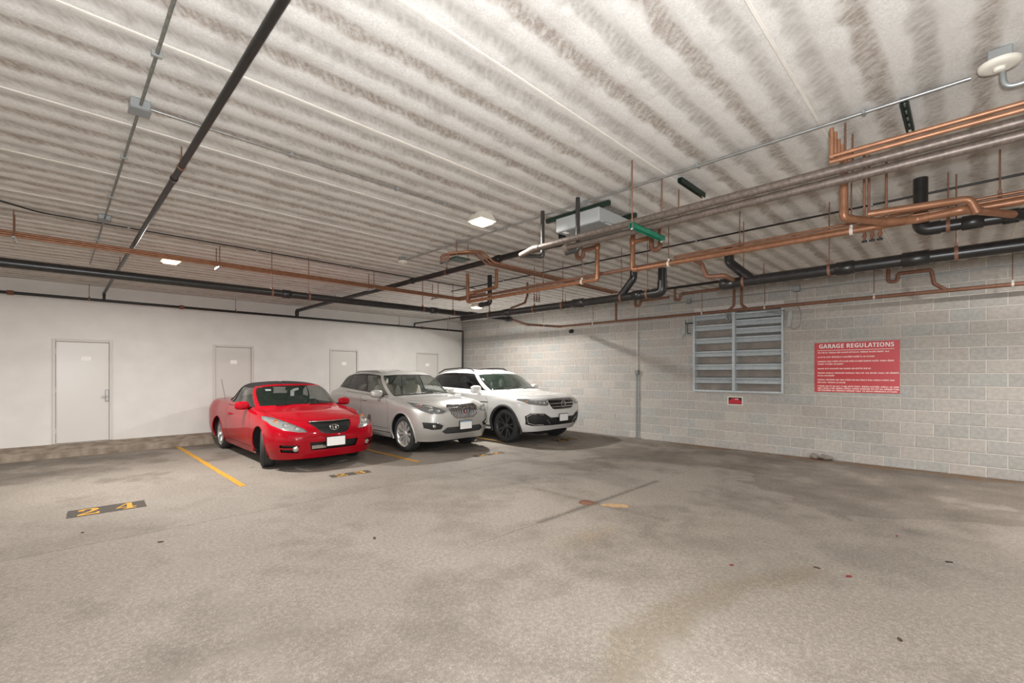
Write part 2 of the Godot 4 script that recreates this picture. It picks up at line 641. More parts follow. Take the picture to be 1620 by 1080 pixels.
func plank(parent: Node, za: float, zb: float, origin: float, shift: float) -> void:
	var b := MB.new()
	var steps := 40
	var last := Vector3.ZERO
	var lastn := Vector3.ZERO
	for i in steps + 1:
		var z := lerpf(za, zb, float(i) / steps)
		var v := (z - origin) / 1.155
		# shallow flutes under the cores of the plank
		var y := CEIL + 0.009 * (0.5 - 0.5 * cos(TAU * v * 5.0)) + 0.006 * pow(absf(v * 2.0 - 1.0), 24.0)
		var slope := 0.009 * 0.5 * sin(TAU * v * 5.0) * TAU * 5.0 / 1.155
		var nn := Vector3(0, -1, slope).normalized()
		var p := Vector3(0, y, z)
		if i > 0:
			var A := Vector3(ROOM_X, last.y, last.z)
			var B := Vector3(0.1, last.y, last.z)
			var C := Vector3(0.1, y, z)
			var D := Vector3(ROOM_X, y, z)
			var v0 := (last.z - origin) / 1.155
			var u0 := shift
			var u1 := shift + (0.1 - ROOM_X) / 4.6
			b.tri(A, B, C, lastn, lastn, nn, Vector2(u0, v0), Vector2(u1, v0), Vector2(u1, v))
			b.tri(A, C, D, lastn, nn, nn, Vector2(u0, v0), Vector2(u1, v), Vector2(u0, v))
		last = p
		lastn = nn
	put(b, "plank", M.plank, parent)


func build_door(i: int, x0: float, x1: float, y0: float, y1: float) -> void:
	var d := Node3D.new()
	d.name = "door_%d" % (i + 1)
	add_child(d)
	structure(d, ["white metal door with a grey lever lock, nearest the left edge of the photo", "white door behind the red convertible", "white door behind the silver sport utility car", "white door nearest the corner of the block wall"][i])
	var fw := 0.05
	var f := MB.new()
	for s in [x0 + fw / 2, x1 - fw / 2]:
		f.box(T(Vector3(s, (y0 + y1) / 2, -0.03)), Vector3(fw, y1 - y0, 0.10), 0.006)
	f.box(T(Vector3((x0 + x1) / 2, y1 - fw / 2, -0.03)), Vector3(x1 - x0 - fw * 2, fw, 0.10), 0.006)
	# the thin outer lip of the frame on the wall
	put(f, "door_frame", M.frame_paint, d)
	var l := MB.new()
	l.box(T(Vector3((x0 + x1) / 2, (y0 + y1 - fw) / 2 + 0.002, -0.035)), Vector3(x1 - x0 - fw * 2 - 0.008, y1 - y0 - fw - 0.012, 0.045), 0.003)
	var leaf := put(l, "door_leaf", M.door_paint, d)
	for hy in [0.25, 1.05, 1.8]:
		var hg := MB.new()
		hg.tube(PackedVector3Array([Vector3(x0 + fw, y0 + hy - 0.05, -0.006), Vector3(x0 + fw, y0 + hy + 0.05, -0.006)]), 0.009, 8)
		put(hg, "hinge", M.frame_paint, d)
	# the small bright plate
	var cx := x0 + (x1 - x0) * (0.55 if i == 0 else 0.5)
	var pl := MB.new()
	var pw := 0.15 if i == 0 else 0.14
	pl.box(T(Vector3(cx, 1.885 if i == 0 else 1.86, -0.0105)), Vector3(pw, 0.09, 0.004), 0.001)
	put(pl, "number_plate", M.label_white, d).set_meta("label", "small bright white plate")
	# the lever lock
	var lk := MB.new()
	var kx := x1 - fw - 0.035
	lk.box(T(Vector3(kx, 1.135, 0.0)), Vector3(0.052, 0.24, 0.032), 0.006)
	put(lk, "lock_plate", M.steel if i == 0 else M.frame_paint, leaf)
	var lv := MB.new()
	lv.tube(bent([Vector3(kx, 1.12, 0.01), Vector3(kx, 1.12, 0.06), Vector3(kx - 0.085, 1.12, 0.06)], 0.015), 0.009, 8)
	put(lv, "lever", M.steel if i == 0 else M.frame_paint, leaf)


func build_block_wall() -> void:
	var wall := MB.new()
	var oz0 := 8.19
	var oz1 := 9.97
	var oy0 := 1.19
	var oy1 := 2.94
	for s in [[0.0, oz0, 0.0, CEIL], [oz1, ROOM_Z, 0.0, CEIL], [oz0, oz1, 0.0, oy0], [oz0, oz1, oy1, CEIL]]:
		wall.box(T(Vector3(0.106, (s[2] + s[3]) / 2, (s[0] + s[1]) / 2)), Vector3(0.20, s[3] - s[2], s[1] - s[0]))
	var w := put(wall, "wall_right", M.mortar)
	structure(w, "unpainted grey concrete block wall with pale mortar joints")
	var rng := RandomNumberGenerator.new()
	rng.seed = 21
	var course := 0.2032
	var unit := 0.4064
	var joint := 0.0125
	var small := []
	for i in M.block.size():
		small.append(MB.new())
	var cache := {}
	for r in range(-1, 16):
		var y0 := maxf(0.0, 0.169 + course * r)
		var y1 := minf(CEIL, 0.169 + course * (r + 1))
		var off: float = (0.8 if r % 2 == 0 else 0.25) * unit
		for k in range(-1, 52):
			var z0 := off + unit * k
			var z1 := z0 + unit
			var tone := rng.randi_range(0, M.block.size() - 1)
			var spans := [[maxf(z0 + joint / 2, 0.0), minf(z1 - joint / 2, ROOM_Z)]]
			if y1 - joint > oy0 and y0 + joint < oy1:       # cut round the louver opening
				var s: Array = spans[0]
				spans = []
				if s[0] < oz0:
					spans.append([s[0], minf(s[1], oz0)])
				if s[1] > oz1:
					spans.append([maxf(s[0], oz1), s[1]])
			for s in spans:
				if s[1] - s[0] < 0.04:
					continue
				var size := Vector3(0.03, y1 - y0 - joint, s[1] - s[0])
				var proud := 0.001 * rng.randi_range(0, 2)
				var c := Vector3(0.015 - proud, (y0 + y1) / 2, (s[0] + s[1]) / 2)
				if c.z > 5.72 and c.z < 13.25 and not (r == 15 and c.z < 9.5):
					var key := "%.3f %.3f" % [size.y, size.z]
					if not cache.has(key):
						cache[key] = block_mesh(size)
					var o := put_mesh(cache[key], "block", M.block[tone], w)
					o.position = c
				else:
					block_into(small[tone], c, size)
	for i in small.size():
		var o := put(small[i], "far_blocks", M.block[i], w)
		o.set_meta("kind", "stuff")


func block_mesh(size: Vector3) -> ArrayMesh:
	var b := MB.new()
	block_into(b, Vector3.ZERO, size)
	return b.mesh()


# the seen face of a block with its worn edges and its four sides
func block_into(b: MB, c: Vector3, size: Vector3) -> void:
	var h := size / 2.0
	var ch := 0.004
	var f := []
	var g := []
	var e := []
	for k in [[-1, -1], [1, -1], [1, 1], [-1, 1]]:
		f.append(c + Vector3(-h.x, k[0] * (h.y - ch), k[1] * (h.z - ch)))
		g.append(c + Vector3(-h.x + ch, k[0] * h.y, k[1] * h.z))
		e.append(c + Vector3(h.x, k[0] * h.y, k[1] * h.z))
	b.quad(f[0], f[1], f[2], f[3], Vector3.LEFT)
	for i in 4:
		var j := (i + 1) % 4
		var nn: Vector3 = ((g[i] + g[j]) / 2.0 - c)
		nn = Vector3(0, nn.y, 0).normalized() if absf(nn.y) / h.y > absf(nn.z) / h.z else Vector3(0, 0, nn.z).normalized()
		b.quad(f[i], f[j], g[j], g[i], (nn + Vector3.LEFT).normalized())
		b.quad(g[i], g[j], e[j], e[i], nn)

# ------------------------------------------------------------------ lamps, boxes, signs

func build_fixtures() -> void:
	# ceiling lamps: three in view, the others go on in the same rows behind the photographer; the far left one is added to brighten the white wall
	lamp(Vector3(-6.69, CEIL, 8.69), "square white ceiling lamp nearest the middle of the garage", 0.6)
	lamp(Vector3(-8.80, CEIL, 4.04), "square ceiling lamp glowing warm above the copper tubes by the white wall", 1.4)
	lamp(Vector3(-2.43, CEIL, 3.63), "ceiling lamp glowing warm above the parked cars near the corner", 1.55)
	lamp(Vector3(-12.9, CEIL, 8.69), "square ceiling lamp left of the photographer", 0.6)
	lamp(Vector3(-2.2, CEIL, 13.6), "square ceiling lamp by the block wall right of the photographer", 1.0)
	lamp(Vector3(-8.6, CEIL, 14.2), "square ceiling lamp just behind the photographer", 0.4)
	lamp(Vector3(-14.6, CEIL, 4.04), "unseen ceiling lamp added at the far left to brighten the white wall", 1.0)
	lamp(Vector3(-14.0, CEIL, 15.5), "square ceiling lamp in the far back corner", 1.0)
	lamp(Vector3(-4.5, CEIL, 18.4), "square ceiling lamp near the back wall", 1.0)

	# electrical conduits on the ceiling
	conduit("thin steel conduit on the ceiling running from smoke alarm to smoke alarm", [Vector3(-6.235, 3.325, 6.45), Vector3(-6.235, 3.325, 12.50)], 0.0115, M.steel, [7.4, 8.6, 9.75, 10.9, 12.0])
	conduit("steel conduit on the ceiling beside the black sprinkler pipe, through two junction boxes", [Vector3(-9.635, 3.312, 2.7), Vector3(-9.635, 3.312, 14.0)], 0.009, M.steel_dull, [4.6, 6.6, 7.75, 9.4, 10.7, 11.9])
	conduit("thin steel conduit on the ceiling between the junction box and the middle lamp", [Vector3(-9.58, 3.33, 8.685), Vector3(-6.80, 3.33, 8.685)], 0.008, M.steel, [-8.7, -7.75, -7.2], true)
	conduit("pale painted conduit on the ceiling feeding the lamp by the white wall", [Vector3(-9.60, 3.33, 4.04), Vector3(-5.4, 3.33, 4.04)], 0.011, M.plastic_white, [-9.2, -8.2, -7.2, -6.2], true)
	conduit("thin black cable run along a ceiling joint above the copper tubes", Array(bent([Vector3(-11.2, 3.340, 6.15), Vector3(-10.15, 3.340, 5.36), Vector3(-3.9, 3.340, 5.30)], 0.3)), 0.008, M.black_iron, [-9.4, -8.0, -6.6, -5.2], true)
	conduit("thin black conduit on the ceiling beyond the copper pipes", [Vector3(-4.13, 3.315, 4.8), Vector3(-4.13, 3.315, 15.0)], 0.011, M.black_iron, [6.4, 8.2, 10.0, 11.8])
	conduit("bent steel conduit dropping from the ceiling beside the round smoke alarm", Array(bent([Vector3(-6.30, 3.34, 12.62), Vector3(-6.30, 3.18, 12.63), Vector3(-6.27, 3.18, 14.2)], 0.05)), 0.014, M.zinc, [])
	conduit("steel conduit high on the block wall above the louver", [Vector3(-0.02, 3.19, 6.95), Vector3(-0.02, 3.19, 16.0)], 0.012, M.zinc, [7.6, 9.2, 10.6, 12.0])
	var t := thing("conduit_riser", "steel conduits with a small box standing against the block wall", "conduit", Vector3(0, 0, 6.817))
	var b := MB.new()
	b.tube(PackedVector3Array([Vector3(-0.022, 1.66, 0.0), Vector3(-0.022, 3.19, 0.0)]), 0.012, 8)
	put(b, "conduit", M.plastic_white, t)
	for dz in [-0.032, 0.032]:
		b = MB.new()
		b.tube(PackedVector3Array([Vector3(-0.022, 0.02, dz), Vector3(-0.022, 1.57, dz)]), 0.013, 8)
		put(b, "conduit", M.zinc, t)
	b = MB.new()
	b.box(T(Vector3(-0.035, 1.61, 0)), Vector3(0.07, 0.11, 0.09), 0.006)
	put(b, "junction_box", M.box_lid, t)
	for y in [0.03, 0.98]:
		b = MB.new()
		b.box(T(Vector3(-0.012, y, 0)), Vector3(0.045, 0.025, 0.15), 0.003)
		put(b, "strap", M.zinc, t)

	# junction boxes
	junction_box(Vector3(-9.635, CEIL, 8.69), Vector3(0.105, 0.065, 0.105), "square grey junction box where two ceiling conduits meet")
	junction_box(Vector3(-9.635, CEIL, 5.67), Vector3(0.11, 0.055, 0.10), "small grey junction box on the ceiling nearer the white wall")
	junction_box(Vector3(-0.05, 3.19 + 0.06, 8.10), Vector3(0.07, 0.10, 0.10), "small grey box on the wall conduit above the left side of the louver")
	junction_box(Vector3(-0.05, 3.19 + 0.06, 10.20), Vector3(0.07, 0.10, 0.11), "small grey box on the wall conduit above the right side of the louver")

	# smoke alarms
	smoke_alarm(Vector3(-6.37, CEIL, 12.61), 0.086, "large round white smoke alarm near the right edge of the photo")
	smoke_alarm(Vector3(-6.29, CEIL, 6.42), 0.075, "small round white smoke alarm far down the ceiling")

	# the grey cabinet hung below the ceiling
	t = thing("control_cabinet", "pale grey steel cabinet hung under the ceiling above the brown pipes", "cabinet", Vector3(-5.80, CEIL, 9.55))
	b = MB.new()
	b.box(T(Vector3(0, -0.128, 0)), Vector3(0.62, 0.145, 0.57), 0.006)
	put(b, "body", M.box_grey, t)
	b = MB.new()
	b.box(T(Vector3(0, -0.204, 0)), Vector3(0.60, 0.008, 0.55), 0.002)
	var lid := put(b, "lid", M.box_lid, t)
	b = MB.new()
	b.box(T(Vector3(-0.24, -0.2095, -0.20)), Vector3(0.07, 0.004, 0.05), 0.001)
	put(b, "label_sticker", M.label_white, lid)
	for dx in [-0.26, 0.26]:
		b = MB.new()
		b.box(T(Vector3(dx, -0.03, -0.04)), Vector3(0.045, 0.045, 0.84), 0.004)
		put(b, "rail", M.dark_green, t)

	# painted channel rails on the ceiling
	ceiling_rail(Vector3(-5.80, CEIL - 0.021, 10.66), Vector3(0.52, 0.042, 0.042), "short dark green channel rail on the ceiling above the grey conduits")
	ceiling_rail(Vector3(-5.95, CEIL - 0.025, 12.20), Vector3(0.52, 0.042, 0.042), "short dark slotted channel rail on the ceiling above the copper tubes at the right")

	build_louver()
	build_signs()
	# the small camera on the block wall
	t = thing("security_camera", "small black camera on the block wall near the corner", "camera", Vector3(0, 2.74, 4.82))
	b = MB.new()
	b.lathe(along(Vector3(-0.002, 0, 0), Vector3.LEFT), PackedVector2Array([Vector2(0, 0), Vector2(0.055, 0), Vector2(0.055, 0.03), Vector2(0.04, 0.045), Vector2(0, 0.045)]), 20)
	put(b, "base", M.dark_plastic, t)
	b = MB.new()
	b.ball(Vector3(-0.07, -0.01, 0), Vector3(0.05, 0.05, 0.05))
	put(b, "dome", M.dark_plastic, t)


func lamp(p: Vector3, label: String, power: float) -> void:
	var t := thing("ceiling_lamp", label, "lamp", p)
	# housing: a pan that flares towards the lens
	var b := MB.new()
	var s0 := 0.080
	var s1 := 0.107
	for k in 4:
		var a := PI / 2 * k
		var bs := Basis(Vector3.UP, a)
		var nn := (bs * Vector3(1, 0.35, 0)).normalized()
		b.quad(bs * Vector3(s0, 0, -s0), bs * Vector3(s0, 0, s0), bs * Vector3(s1, -0.075, s1), bs * Vector3(s1, -0.075, -s1), nn)
		b.quad(bs * Vector3(s1, -0.075, -s1), bs * Vector3(s1, -0.075, s1), bs * Vector3(s1 + 0.008, -0.085, s1 + 0.008), bs * Vector3(s1 + 0.008, -0.085, -s1 - 0.008), nn)
	b.quad(Vector3(-s0, 0, -s0), Vector3(s0, 0, -s0), Vector3(s0, 0, s0), Vector3(-s0, 0, s0), Vector3.UP)
	put(b, "housing", M.plastic_white, t)
	# the lens: a shallow prismatic pan
	b = MB.new()
	var s2 := 0.078
	for k in 4:
		var bs := Basis(Vector3.UP, PI / 2 * k)
		b.quad(bs * Vector3(s1, -0.080, -s1), bs * Vector3(s1, -0.080, s1), bs * Vector3(s2, -0.115, s2), bs * Vector3(s2, -0.115, -s2), (bs * Vector3(0.6, -1, 0)).normalized())
	b.quad(Vector3(-s2, -0.115, -s2), Vector3(s2, -0.115, -s2), Vector3(s2, -0.115, s2), Vector3(-s2, -0.115, s2), Vector3.DOWN)
	if not M.has("lamp_lens"):
		M.lamp_lens = mat(rgb(255, 250, 238), 0.4)
		M.lamp_lens.emission_enabled = true
		M.lamp_lens.emission = Color(1.0, 0.90, 0.74)
		M.lamp_lens.emission_energy_multiplier = 2.2
	put(b, "lens", M.lamp_lens, t)
	var l := AreaLight3D.new()
	l.name = "lamp_light"
	l.position = Vector3(0, -0.125, 0)
	l.rotation_degrees = Vector3(-90, 0, 0)
	l.area_size = Vector2(0.17, 0.17)
	l.area_normalize_energy = true
	l.light_color = Color(1.0, 0.985, 0.965)
	l.light_energy = LAMP * power
	l.area_range = 40.0
	l.shadow_enabled = true
	t.add_child(l)


func conduit(label: String, pts: Array, r: float, m: Material, straps: Array, along_x := false) -> void:
	var t := thing("conduit", label, "conduit")
	var b := MB.new()
	b.tube(PackedVector3Array(pts), r, 8)
	put(b, "tube", m, t)
	for s in straps:
		var p: Vector3 = pts[-2] if along_x else pts[0]
		var c := Vector3(s, p.y, p.z) if along_x else Vector3(p.x, p.y, s)
		b = MB.new()
		if along_x:
			b.box(T(c), Vector3(0.02, r * 2 + 0.008, r * 2 + 0.03), 0.002)
		else:
			b.box(T(c), Vector3(r * 2 + 0.03, r * 2 + 0.008, 0.02), 0.002)
		put(b, "strap", M.zinc, t)


func junction_box(p: Vector3, s: Vector3, label: String) -> void:
	var t := thing("junction_box", label, "junction box", p)
	var b := MB.new()
	b.box(T(Vector3(0, -s.y / 2, 0)), s, 0.006)
	put(b, "box", M.zinc, t)
	b = MB.new()
	b.box(T(Vector3(0, -s.y - 0.002, 0)), Vector3(s.x + 0.008, 0.006, s.z + 0.008), 0.002)
	put(b, "lid", M.box_lid, t)


func smoke_alarm(p: Vector3, r: float, label: String) -> void:
	var t := thing("smoke_alarm", label, "smoke alarm", p)
	var b := MB.new()
	b.box(T(Vector3(-0.01, -0.03, 0)), Vector3(r * 1.1, 0.06, r * 1.1), 0.004)
	put(b, "back_box", M.zinc, t)
	b = MB.new()
	b.lathe(T(Vector3(0, -0.06, 0)), PackedVector2Array([Vector2(0, 0), Vector2(r, 0), Vector2(r, -0.012), Vector2(r * 0.93, -0.022), Vector2(r * 0.6, -0.026), Vector2(0, -0.026)]), 40)
	put(b, "plate", M.plastic_white, t)
	b = MB.new()
	b.lathe(T(Vector3(0, -0.085, 0)), PackedVector2Array([Vector2(r * 0.30, 0), Vector2(r * 0.28, -0.014), Vector2(r * 0.2, -0.018), Vector2(0, -0.018)]), 24)
	put(b, "sensor", M.plastic_white, t)


func ceiling_rail(p: Vector3, s: Vector3, label: String) -> void:
	var t := thing("channel_rail", label, "rail", p)
	var b := MB.new()
	b.box(T(Vector3(0, s.y / 2 - 0.003, 0)), Vector3(s.x, 0.006, s.z), 0.001)
	for k in [-1.0, 1.0]:
		b.box(T(Vector3(0, 0, k * (s.z / 2 - 0.003))), Vector3(s.x, s.y, 0.006), 0.001)
		b.box(T(Vector3(0, -s.y / 2 + 0.002, k * (s.z / 2 - 0.008))), Vector3(s.x, 0.004, 0.010), 0.001)
	put(b, "channel", M.dark_green, t)
	for i in 4:
		b = MB.new()
		b.box(T(Vector3(s.x * (-0.33 + 0.22 * i), s.y / 2 - 0.010, 0)), Vector3(0.05, 0.006, 0.016), 0.002)
		put(b, "slot", M.zinc, t)


func build_louver() -> void:
	var t := thing("wall_louver", "grey steel louver of wide blades in the block wall", "louver", Vector3(0, 1.19, 9.08))
	var hz := 0.89
	var H := 1.75
	var b := MB.new()
	for s in [-1.0, 1.0]:
		b = MB.new()
		b.box(T(Vector3(0.06, H / 2, s * (hz - 0.02))), Vector3(0.20, H, 0.04), 0.004)
		put(b, "jamb", M.louver, t)
	b = MB.new()
	b.box(T(Vector3(0.06, 0.02, 0)), Vector3(0.20, 0.04, hz * 2 - 0.08), 0.004)
	put(b, "sill", M.louver, t)
	b = MB.new()
	b.box(T(Vector3(0.06, H - 0.02, 0)), Vector3(0.20, 0.04, hz * 2 - 0.08), 0.004)
	put(b, "head", M.louver, t)
	b = MB.new()
	b.box(T(Vector3(0.04, H / 2, -0.03)), Vector3(0.20, H - 0.08, 0.055), 0.004)
	put(b, "mullion", M.louver, t)
	b = MB.new()
	b.box(T(Vector3(0.115, H / 2, 0)), Vector3(0.02, H - 0.02, hz * 2 - 0.02))
	put(b, "back_panel", M.louver_back, t)
	# each blade is a folded sheet: a broad lower lip, a groove, a narrow upper lip, then back up the slope
	var prof := [Vector2(0.09, -0.012), Vector2(0.005, 0.0), Vector2(-0.012, 0.055), Vector2(0.015, 0.062), Vector2(0.015, 0.075), Vector2(-0.004, 0.082), Vector2(0.008, 0.118), Vector2(0.10, 0.140), Vector2(0.10, 0.132), Vector2(0.016, 0.108)]
	for pane in 2:
		var z0 := -hz + 0.04 if pane == 0 else 0.0
		var z1 := -0.06 if pane == 0 else hz - 0.04
		var ys := [0.19, 0.475, 0.76, 1.045, 1.33, 1.56] if pane == 0 else [0.19, 0.475, 0.76, 1.045, 1.22, 1.39, 1.54]
		for y in ys:
			b = MB.new()
			for i in prof.size() - 1:
				var p: Vector2 = prof[i]
				var q: Vector2 = prof[i + 1]
				var d := (q - p).normalized()
				var nn := Vector3(-absf(d.y) - 0.001, -d.x * signf(d.y) if absf(d.y) > 0.2 else (1.0 if i == 6 else -1.0), 0).normalized()
				if i >= 7:
					nn = Vector3(0.3, -1, 0).normalized()
				b.quad(Vector3(p.x, y + p.y, z0), Vector3(p.x, y + p.y, z1), Vector3(q.x, y + q.y, z1), Vector3(q.x, y + q.y, z0), nn)
			put(b, "blade", M.louver, t)
	# the damper linkage at the head of the mullion
	b = MB.new()
	b.box(T(Vector3(-0.045, H - 0.16, -0.16)), Vector3(0.05, 0.14, 0.03), 0.004)
	b.box(T(Vector3(-0.045, H - 0.12, -0.10)), Vector3(0.025, 0.025, 0.16), 0.003)
	b.box(T(Vector3(-0.045, H - 0.19, -0.10)), Vector3(0.025, 0.09, 0.02), 0.003)
	put(b, "linkage", M.steel, t)
	b = MB.new()
	b.box(T(Vector3(-0.04, H - 0.13, hz - 0.13)), Vector3(0.025, 0.02, 0.34), 0.003)
	b.box(T(Vector3(-0.04, H - 0.17, hz - 0.13), Basis(Vector3.RIGHT, 0.25)), Vector3(0.02, 0.02, 0.32), 0.003)
	put(b, "damper_arm", M.steel, t)
	# the two motors beside the frame
	var a := thing("damper_motor", "small grey damper motor on the block wall left of the louver", "motor", Vector3(0, 2.62, 8.03))
	b = MB.new()
	b.box(T(Vector3(-0.045, 0, -0.03)), Vector3(0.08, 0.30, 0.06), 0.01)
	b.box(T(Vector3(-0.05, -0.16, -0.055), Basis(Vector3.RIGHT, 0.5)), Vector3(0.06, 0.14, 0.04), 0.008)
	put(b, "case", M.box_grey, a)
	b = MB.new()
	b.tube(PackedVector3Array([Vector3(-0.06, 0.08, 0.0), Vector3(-0.06, 0.08, 0.17)]), 0.012, 8)
	b.tube(bent([Vector3(-0.06, 0.06, 0.05), Vector3(-0.06, -0.14, 0.05), Vector3(-0.06, -0.15, 0.12)], 0.02), 0.008, 8)
	put(b, "shaft", M.dark_plastic, a)
	a = thing("damper_motor", "small grey damper motor with a looped cable right of the louver", "motor", Vector3(0, 2.62, 10.08))
	b = MB.new()
	b.box(T(Vector3(-0.05, 0.02, 0.0), Basis(Vector3.RIGHT, 0.12)), Vector3(0.09, 0.32, 0.075), 0.012)
	put(b, "case", M.box_grey, a)
	b = MB.new()
	b.tube(bent([Vector3(-0.03, 0.52, 0.12), Vector3(-0.03, 0.30, 0.12), Vector3(-0.04, 0.1, 0.19), Vector3(-0.04, -0.14, 0.17), Vector3(-0.04, -0.20, 0.06), Vector3(-0.05, -0.13, 0.0)], 0.08), 0.006, 6)
	put(b, "cable", M.box_lid, a)


# rows of small white print, too fine to read in the photograph
func sign_print(w: int, h: int, rows: Array) -> ImageTexture:
	var img := Image.create(w, h, false, Image.FORMAT_RGB8)
	img.fill(rgb(203, 62, 68))
	var rng := RandomNumberGenerator.new()
	rng.seed = 5
	var ink := rgb(244, 222, 216)
	for r in rows:
		var y := int(r[0] * h)
		var x := int(0.035 * w)
		var end := int(r[1] * w)
		while x < end:
			var word := rng.randi_range(2, 9)
			for k in word:
				var lw := rng.randi_range(9, 14)
				var up := 6 if rng.randf() < 0.25 else 0
				img.fill_rect(Rect2i(x, y - up, 5, 20 + up), ink)
				img.fill_rect(Rect2i(x, y + (0 if rng.randf() < 0.6 else 8), lw, 5), ink)
				if rng.randf() < 0.7:
					img.fill_rect(Rect2i(x + lw - 5, y + 3, 5, 17), ink)
				if rng.randf() < 0.6:
					img.fill_rect(Rect2i(x, y + 15, lw, 5), ink)
				x += lw + 3
			x += 9
	img.fill_rect(Rect2i(int(0.03 * w), int(0.145 * h), int(0.92 * w), 8), ink)
	return ImageTexture.create_from_image(img)


func text_mesh(words: String, size: float, depth: float, bold := true, serif := false) -> TextMesh:
	var f := SystemFont.new()
	f.font_names = PackedStringArray(["Droid Serif" if serif else "Droid Sans"])
	f.font_weight = 700 if bold else 400
	var tm := TextMesh.new()
	tm.font = f
	tm.text = words
	tm.font_size = 64
	tm.pixel_size = size / 64.0
	tm.depth = depth
	tm.curve_step = 2.0
	return tm


func build_signs() -> void:
	var t := thing("regulations_sign", "red sign with white print headed garage regulations on the block wall", "sign", Vector3(0, 1.70, 11.085))
	var W := 1.218
	var H := 0.905
	var b := MB.new()
	b.box(T(Vector3(-0.004, 0, 0)), Vector3(0.006, H, W), 0.001)
	put(b, "plate", mat(rgb(203, 62, 68), 0.35), t)
	b = MB.new()
	var x := -0.0078
	b.quad(Vector3(x, H / 2 - 0.01, -W / 2 + 0.01), Vector3(x, H / 2 - 0.01, W / 2 - 0.01), Vector3(x, -H / 2 + 0.01, W / 2 - 0.01), Vector3(x, -H / 2 + 0.01, -W / 2 + 0.01), Vector3.LEFT, Vector2(0, 0), Vector2(1, 0), Vector2(1, 1), Vector2(0, 1))
	var pm := mat(Color.WHITE, 0.35)
	pm.albedo_texture = sign_print(1024, 760, [[0.185, 0.90], [0.275, 0.70], [0.365, 0.93], [0.42, 0.31], [0.515, 0.66], [0.605, 0.94], [0.66, 0.18], [0.745, 0.93], [0.80, 0.31], [0.875, 0.96], [0.92, 0.96], [0.965, 0.93]])
	put(b, "print", pm, t)
	var tm := text_mesh("GARAGE REGULATIONS", 0.085, 0.002)
	var o := put_mesh(tm, "heading", M.label_white, t)
	var span := tm.get_aabb().size.x
	o.transform = Transform3D(Basis(Vector3(0, 0, 1.07 / span), Vector3.UP * 1.2, Vector3.LEFT), Vector3(-0.0095, H / 2 - 0.068, 0.0))

	t = thing("warning_sign", "small framed red and black picture sign under the louver", "sign", Vector3(0, 1.015, 9.07))
	b = MB.new()
	b.box(T(Vector3(-0.006, 0, 0)), Vector3(0.010, 0.19, 0.315), 0.002)
	put(b, "frame", M.plastic_white, t)
	b = MB.new()
	b.box(T(Vector3(-0.012, 0, 0)), Vector3(0.003, 0.14, 0.26), 0.0005)
	put(b, "black_ground", M.dark_plastic, t)
	b = MB.new()
	b.prism(Transform3D(Basis(Vector3(0, 0, 1), Vector3.UP, Vector3.LEFT), Vector3(-0.0135, 0, 0)), PackedVector2Array([Vector2(-0.128, -0.062), Vector2(0.128, -0.062), Vector2(0.128, 0.005), Vector2(0.09, 0.012), Vector2(0.07, 0.055), Vector2(-0.055, 0.06), Vector2(-0.085, 0.02), Vector2(-0.128, 0.0)]), 0.001)
	put(b, "red_print", mat(rgb(186, 24, 50), 0.4), t)
	b = MB.new()
	b.prism(Transform3D(Basis(Vector3(0, 0, 1), Vector3.UP, Vector3.LEFT), Vector3(-0.0146, 0, 0)), PackedVector2Array([Vector2(-0.02, 0.025), Vector2(0.065, 0.03), Vector2(0.065, 0.045), Vector2(0.02, 0.042)]), 0.001)
	put(b, "pale_print", M.plastic_white, t)


# ------------------------------------------------------------------ floor paint and litter

